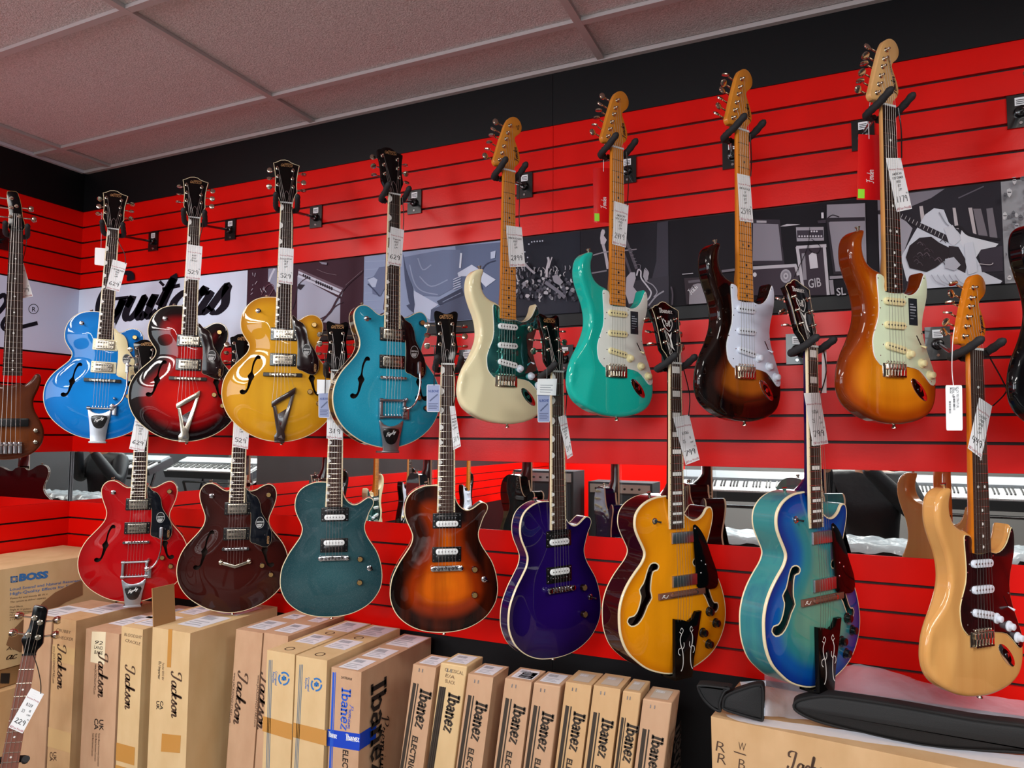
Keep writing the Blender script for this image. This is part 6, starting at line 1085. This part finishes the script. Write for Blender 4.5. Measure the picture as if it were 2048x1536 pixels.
for i in range(5): mb.lathe(((i-2)*15, pk_[1]+7, 4), (0, 0, 1), [(0, 2.6), (.8, 2.2)], 8, 1); mb.lathe(((i-2)*15, pk_[1]-7, 4), (0, 0, 1), [(0, 2.6), (.8, 2.2)], 8, 1)
mb.build('pickup', [blk, chrome], root, 40); mb = MB(True)
for i in range(5): mb.plate(rrect((i-2)*16, -880, 14, 46, 2), -8, 8, 2, 0); mb.lathe(((i-2)*16, -868, 8), (1, 0, 0), [(-6, 5), (6, 5)], 10, 0)
mb.build('bridge', [chrome], root, 40)
for x, y in ((71.5, 861), (71, 884)): u_, v_ = uv(x, y); mb = MB(True); mb.lathe((u_, v_, -9), (0, 0, 1), [(0, 9), (2, 9), (3, 8.5), (15, 8), (16, 6)], 18, 0); mb.build('knob', [nickel], root, 40)
hanger(Pb[1]+.12, float(Pb[2]+.03), (Pb[0], Pb[1], Pb[2]), 58, 'black padded hanger on the side wall holding the walnut bass guitar', None, 'side')
f_, n_ = gplane(Pb, 58, -.03)
card_obj('price_tag', [(18, 532), (47, 526), (66, 593), (36, 598)], Pb, 58, -.032, 'white price tag showing through behind the walnut bass guitar neck', 'price tag', tm, .0004, [(50, 462), (53, 485), (46, 520), (42, 528)], blk, None, lambda mb, pl, W, H: price(mb, pl, W, H, '1179', ['BASS'], '99'))
Ps = tuple(CAM+ray(58, 1310)/F_PX*2.42)
root, uv, bd = custom_guitar('bass_guitar', 'small black headstock four-string bass standing at the lower left corner', Ps, 50, -8, 5.5, 41, 58, -640, 815, 4,
 [(-28, -600), (-60, -580), (-90, -520), (-110, -470), (-135, -450), (-150, -480), (-145, -560), (-120, -640), (-130, -740), (-165, -820), (-160, -900), (-110, -960), (0, -975), (110, -960), (155, -900), (160, -820), (130, -740), (110, -680), (115, -620), (110, -580), (90, -575), (60, -610), (28, -620)],
 [(49, 1311), (68, 1311), (75, 1300), (86, 1287), (88, 1262), (93, 1232), (95, 1220), (90, 1213), (78, 1211), (68, 1211), (64, 1225), (57, 1256), (44, 1275), (42, 1283), (46, 1293)], dict(body=pt['black'], board=mat('red_brown_board', '7a4636', .5), neck=mat('red_brown_neck', '5e2c22', .4), hface=blk_gloss), 42, pxmode=False)
for k, (x, y, sd) in enumerate([(69, 1236, -1), (80, 1245, 1), (57, 1270, -1), (76, 1275, 1)]):
    u_, v_ = uv(x, y); mb = MB(True); mb.lathe((u_, v_, -1), (0, 0, 1), [(0, 10), (2, 9), (3, 6), (13, 5.5)], 12, 0); ang = (sd, .12 if sd > 0 else 0, 0); mb.tube([(u_, v_, -20), (u_+sd*36, v_+4, -20)], 3.4, 8, 0); mb.lathe((u_+sd*34, v_+4, -20), (sd, .1, 0), [(0, 5), (4, 11), (16, 15), (24, 11)], 10, 0); mb.build('tuning_peg', nickel, root, 40)
for i, (x, y) in enumerate([(57, 1270), (69, 1236), (80, 1245), (76, 1275)]): u_, v_ = uv(x, y); mb = MB(True); mb.tube([(u_, v_, 8), ((i-1.5)*10, 0, 4), ((i-1.5)*18, -815, 12)], .95-.12*i, 6, 0); mb.build('string', steel, root, 60)
card_obj('price_tag', [(62, 1376), (88, 1388), (45, 1467), (17, 1455)], Ps, 50, .045, 'white handwritten price tag hanging over the neck of the black headstock bass', 'price tag', tm, .0004, [(66, 1305), (76, 1335), (82, 1365), (82, 1386)], blk, None, lambda mb, pl, W, H: price(mb, pl, W, H, '229', [], '99', ['$328', '33', '%', 'OFF']))
Pp = Vector(Ps); zf_ = Pp.z
mb = MB(); base = Vector(root.matrix_world @ Vector((0, .30, -1.2))); base.z = ZF; nb_ = Vector(root.matrix_world @ Vector((0, .034, -.33))); mb.tube([base, nb_], .012, 10, 0)
for a in (30, 150, 270): mb.tube([base+Vector((0, 0, .25)), base+Vector((.2*math.cos(R(a)), .2*math.sin(R(a)), .01))], .010, 8, 0)
for sd in (-1, 1): q = [root.matrix_world @ Vector(v) for v in ((0, .034, -.33), (sd*.036, .03, -.33), (sd*.042, -.005, -.328), (sd*.046, -.02, -.32))]; mb.tube([tuple(v) for v in q], .011, 10, 1)
o = mb.build('guitar_stand', [blk, rubber], None, 50); tag(o, 'black floor stand with foam neck rest behind the lower left bass', 'stand')
# ------------------------------------------------------------------ the rest of the shop, as the mirror strip shows it
def copy_tree(o, parent=None):
    c = o.copy(); C.objects.link(c); c.parent = parent
    for ch in list(o.children): copy_tree(ch, c)
    return c
def stock(src, P, yaw, label):
    r = copy_tree(made[src]); r.location = P; r.rotation_euler = (0, 0, R(yaw)); r['label'] = label; r['group'] = 'guitars on the side wall'; return r
for src, P, yw, lb in ((8, (.40, -1.52, -1.0), 80, 'glossy black guitar on the side wall, nearest the corner mirror'), (4, (.40, -1.92, -1.04), 82, 'pale ivory guitar on the side wall, seen in the mirror strip'), (8, (.40, -2.35, -1.02), 82, 'glossy black guitar on the side wall beside a green one'), (5, (.40, -2.80, -1.08), 82, 'green guitar on the side wall, seen in the mirror strip'), (6, (.40, -3.30, -1.1), 84, 'brown sunburst guitar on the side wall farthest from the corner')):
    stock(src, P, yw, lb); hanger(P[1]+.02, P[2]+.04, P, yw, 'wall hanger of the %s' % lb.split(' on the')[0]+' on the side wall, %d cm from the corner' % int(-P[1]*100), 'hangers on the side wall', 'side')
kwhite = mat('keyboard_white_keys', 'e6e9ec', .3); kbody = mat('keyboard_body', '2c2f33', .4); kscr = mat('keyboard_grey_panel', '8f979e', .4)
def keyboard(x, y, z, lb):
    r = empty('keyboard', lb, 'keyboard', (x, y, z), 0, 'keyboards on stands'); mb = MB(); mb.box(-.62, .62, -.17, .17, 0, .075, 0); mb.box(-.6, .6, -.16, -.03, .075, .10, 1); mb.build('case', [kbody, kscr], r, 0)
    mb = MB()
    for k in range(50): mb.box(-.58+k*.0232, -.5582+k*.0232, 0, .16, .075, .088, 0)
    for k in range(50):
        if k % 7 not in (2, 6): mb.box(-.5645+k*.0232, -.5525+k*.0232, 0, .10, .088, .098, 1)
    mb.build('keys', [kwhite, blk], r, 0); r.rotation_euler[0] = -.38; mb = MB()
    for sx in (-.35, .35): mb.tube([(sx, -.25, ZF-z+.01), (sx, .15, -.09)], .014, 8, 0); mb.tube([(sx, .25, ZF-z+.01), (sx, -.15, .03)], .014, 8, 0)
    mb.tube([(-.35, .15, -.09), (.35, .15, -.09)], .012, 8, 0); mb.tube([(-.35, -.15, .03), (.35, -.15, .03)], .012, 8, 0); o = mb.build('keyboard_stand', blk, None, 50); o.location = (x, y, z-.012); tag(o, 'black cross stand under the %s' % lb.split(',')[0], 'stand', 'keyboard stands')
keyboard(2.75, -3.5, -1.50, 'black keyboard with white keys on a cross stand, mirrored behind the blue green guitar'); keyboard(4.35, -3.6, -1.50, 'second keyboard farther back, mirrored right of the blue green guitar neck')
def cab(x, y, w_, h, lb):
    r = empty('speaker_cabinet', lb, 'amplifier', (x, y, ZF), 0, 'amplifiers by the side wall'); mb = MB(); mb.box(-w_/2, w_/2, -.16, .16, 0, h, 0); mb.build('cabinet', mat('black_tolex', '101115', .6), r, 0); mb = MB(); mb.box(-w_/2+.03, w_/2-.03, .16, .167, .04, h-.12, 0); mb.build('grille', mat('dark_grille_cloth', '1c1d22', .8), r, 0)
    mb = MB(); mb.box(-w_/2+.02, w_/2-.02, .16, .168, h-.1, h-.02, 0)
    for k in range(7): mb.lathe((-w_/2+.08+k*.07, .168, h-.06), (0, 1, 0), [(0, .012), (.015, .01)], 12, 1)
    mb.build('control_panel', [chrome_dull, blk], r, 40)
cab(.75, -4.3, .62, 1.32, 'black speaker cabinet beyond the side wall guitars'); cab(1.45, -4.5, .62, 1.22, 'black speaker cabinet next to the taller cabinet')
mb = MB(); mb.box(2.0, 4.7, -2.02, -1.52, -1.74, -1.70, 0)
for x in (2.05, 4.65):
    for y in (-1.97, -1.57): mb.box(x-.02, x+.02, y-.02, y+.02, ZF, -1.74, 0)
tag(mb.build('display_table', strip, None, 0), 'long black display table in front of the guitar wall', 'table')
film2 = mat('cloudy_plastic_film', 'd8e6ee', .2, 0, 0, .6, bump=(18, .9, .01), alpha=.6)
for k, x in enumerate((2.55, 3.55, 4.35)):
    mb = MB(); mb.plate(rrect(0, 0, .86 if k < 2 else .6, .30, .06), 0, .09, .02, 0); o = mb.build('instrument_case', bagm, None, 40, None); o.location = (x, -1.78, -1.699); tag(o, ['black instrument case at the left end of the display table', 'black instrument case in the middle of the display table', 'short black instrument case at the right end of the display table'][k], 'case', 'cases on the display table')
    mb = MB(); vs = []; nx, ny = 26, 12; L_ = (.90 if k < 2 else .64)
    for j in range(ny+1):
        for i in range(nx+1): a, c_ = (i/nx-.5)*L_, (j/ny-.5)*.36; vs.append((a, c_, .106+.006*math.sin(i*1.7+j)+.005*math.sin(j*2.1+i*.6)-(max(0, abs(c_)-.158)*1.6)-(max(0, abs(a)-L_/2+.016)*2)))
    mb.add(vs, [(j*(nx+1)+i, j*(nx+1)+i+1, (j+1)*(nx+1)+i+1, (j+1)*(nx+1)+i) for j in range(ny) for i in range(nx)], 0); o = mb.build('plastic_film', film2, None, 60); o.location = (x, -1.78, -1.697); tag(o, 'clear plastic film over the %s case on the display table' % ['left', 'middle', 'short right'][k], 'plastic film', 'films over the cases')
# photographer, reflected in the mirror: dark jacket, both hands on a phone
skin = mat('skin', 'c08a6c', .5); jack = mat('dark_jacket', '14161c', .6, bump=(40, .4, .004)); trou = mat('dark_trousers', '1a1c24', .8); hairm = mat('dark_hair', '1c1410', .6)
def skinned(name, V, E, Rr, m, parent, root_i=0, lv_=2):
    me = bpy.data.meshes.new(name); me.from_pydata(V, E, []); o = bpy.data.objects.new(name, me); C.objects.link(o); o.parent = parent; me.materials.append(m)
    md = o.modifiers.new('skin', 'SKIN'); md.use_smooth_shade = True; sk = me.skin_vertices[0].data
    for i, r in enumerate(Rr): sk[i].radius = (r, r) if not isinstance(r, tuple) else r
    sk[root_i].use_root = True; sb = o.modifiers.new('sub', 'SUBSURF'); sb.levels = 1; sb.render_levels = lv_; return o
pr_ = empty('person', 'photographer in a dark jacket holding up a phone, seen in the mirror', 'person', (3.50, -2.74, ZF))
h0 = 0.0
pv = [(0, 0, .95), (0, 0, 1.15), (0, 0, 1.36), (0, .01, 1.47), (0, .03, 1.55), (0, .05, 1.64), (0, .05, 1.72), (-.19, .0, 1.40), (-.27, .10, 1.18), (-.23, .36, 1.52), (.19, 0, 1.40), (.26, .12, 1.19), (-.05, .36, 1.53), (-.10, .0, .90), (-.12, .02, .50), (-.12, 0, .09), (-.12, .10, .04), (.10, 0, .90), (.12, .02, .50), (.12, 0, .09), (.12, .10, .04)]
pe_ = [(0, 1), (1, 2), (2, 3), (3, 4), (4, 5), (5, 6), (2, 7), (7, 8), (8, 9), (2, 10), (10, 11), (11, 12), (0, 13), (13, 14), (14, 15), (15, 16), (0, 17), (17, 18), (18, 19), (19, 20)]
skinned('body', pv, pe_, [.13, .12, .13, .055, .062, .082, .07, .055, .042, .026, .055, .042, .026, .085, .055, .04, .03, .085, .055, .04, .03], skin, pr_)
skinned('jacket', [(0, 0, .88), (0, 0, 1.08), (0, -.005, 1.32), (0, 0, 1.44), (-.20, -.01, 1.385), (-.28, .09, 1.17), (-.235, .33, 1.49), (.20, -.01, 1.385), (.27, .11, 1.18), (-.03, .33, 1.50)], [(0, 1), (1, 2), (2, 3), (2, 4), (4, 5), (5, 6), (2, 7), (7, 8), (8, 9)], [(.17, .15), (.17, .15), (.17, .14), .085, .085, .066, .045, .085, .066, .045], jack, pr_)
skinned('trousers', [(0, 0, .96), (-.10, 0, .88), (-.12, .02, .50), (-.12, 0, .10), (.10, 0, .88), (.12, .02, .50), (.12, 0, .10)], [(0, 1), (1, 2), (2, 3), (0, 4), (4, 5), (5, 6)], [.15, .105, .078, .06, .105, .078, .06], trou, pr_)
mb = MB(); mb.lathe((0, .03, 1.67), (0, 0, 1), [(-.02, .092), (.03, .096), (.07, .082), (.095, .05), (.102, .012)], 18, 0); mb.build('hair', hairm, pr_, 60)
mb = MB()
for sx in (-.034, .034): mb.lathe((sx, .122, 1.655), (0, 1, 0), [(0, .012), (.006, .008)], 10, 0)
mb.build('eyes', white_p, pr_, 60); mb = MB(); mb.tube([(0, .12, 1.665), (0, .15, 1.63), (0, .13, 1.62)], [.008, .014, .008], 8, 0); mb.build('nose', skin, pr_, 60)
for sd, hx, hand_ in ((-1, -.238, 'hand'), (1, -.045, 'hand')):
    V, E_, Rr = [(hx, .37, 1.535), (hx+sd*.002, .40, 1.56)], [(0, 1)], [.026, .03]
    for k in range(4):
        b0 = len(V); z = 1.60-.019*k; V += [(hx+sd*.012, .425, z), (hx+sd*.006, .452, z), (hx-sd*(.018-.002*k), .462, z)]; E_ += [(1, b0), (b0, b0+1), (b0+1, b0+2)]; Rr += [.0095, .009, .008]
    b0 = len(V); V += [(hx-sd*.004, .405, 1.60), (hx-sd*.028, .418, 1.612)]; E_ += [(1, b0), (b0, b0+1)]; Rr += [.011, .009]
    skinned(hand_, V, E_, Rr, skin, pr_, 0, 1)
mb = MB(); mb.plate(rrect(0, 0, .155, .074, .009), -.004, .004, .0015, 0); o = mb.build('phone', blk, None, 40); o.location = (3.36, -2.292, -1.118); o.rotation_euler = (R(90), 0, 0); tag(o, 'black phone held sideways by the photographer', 'phone')
# ------------------------------------------------------------------ light
def area(name, loc, size, power, col, rot, sy=None):
    l = bpy.data.lights.new(name, 'AREA'); l.shape = 'RECTANGLE'; l.size = size; l.size_y = sy or size; l.energy = power; l.color = col
    o = bpy.data.objects.new(name, l); C.objects.link(o); o.location = loc; o.rotation_euler = rot; return o
area('window_daylight', (.02, -4.6, -.45), 1.1, 95, (.80, .92, 1), (0, R(-90), 0), 2.0)
area('shop_window_daylight', (2.6, YF+.02, -.35), 3.4, 60, (.82, .93, 1), (R(90), 0, 0), .9)
for i, (x, y, pw) in enumerate([(.81, -1.765, 34), (.81, -4.2, 50), (3.25, -4.2, 80), (4.7, -1.765, 34), (4.7, -4.2, 60), (3.25, -5.4, 60)]): area('troffer_light', (x, y, ZC-.004), 1.15, pw, (1, .97, .93), (0, 0, 0), .55)
w = bpy.data.worlds.new('world'); bpy.context.scene.world = w; w.use_nodes = True; w.node_tree.nodes['Background'].inputs[0].default_value = (.5, .6, .8, 1); w.node_tree.nodes['Background'].inputs[1].default_value = .3
sc = bpy.context.scene; sc.view_settings.view_transform = 'Standard'; sc.view_settings.look = 'None'; sc.view_settings.gamma = 1; sc.view_settings.use_curve_mapping = False; sc.view_settings.exposure = .18
sc.cycles.use_denoising = True; sc.cycles.max_bounces = 8; sc.cycles.glossy_bounces = 5; sc.cycles.diffuse_bounces = 4; sc.cycles.transparent_max_bounces = 8; sc.cycles.sample_clamp_indirect = 6
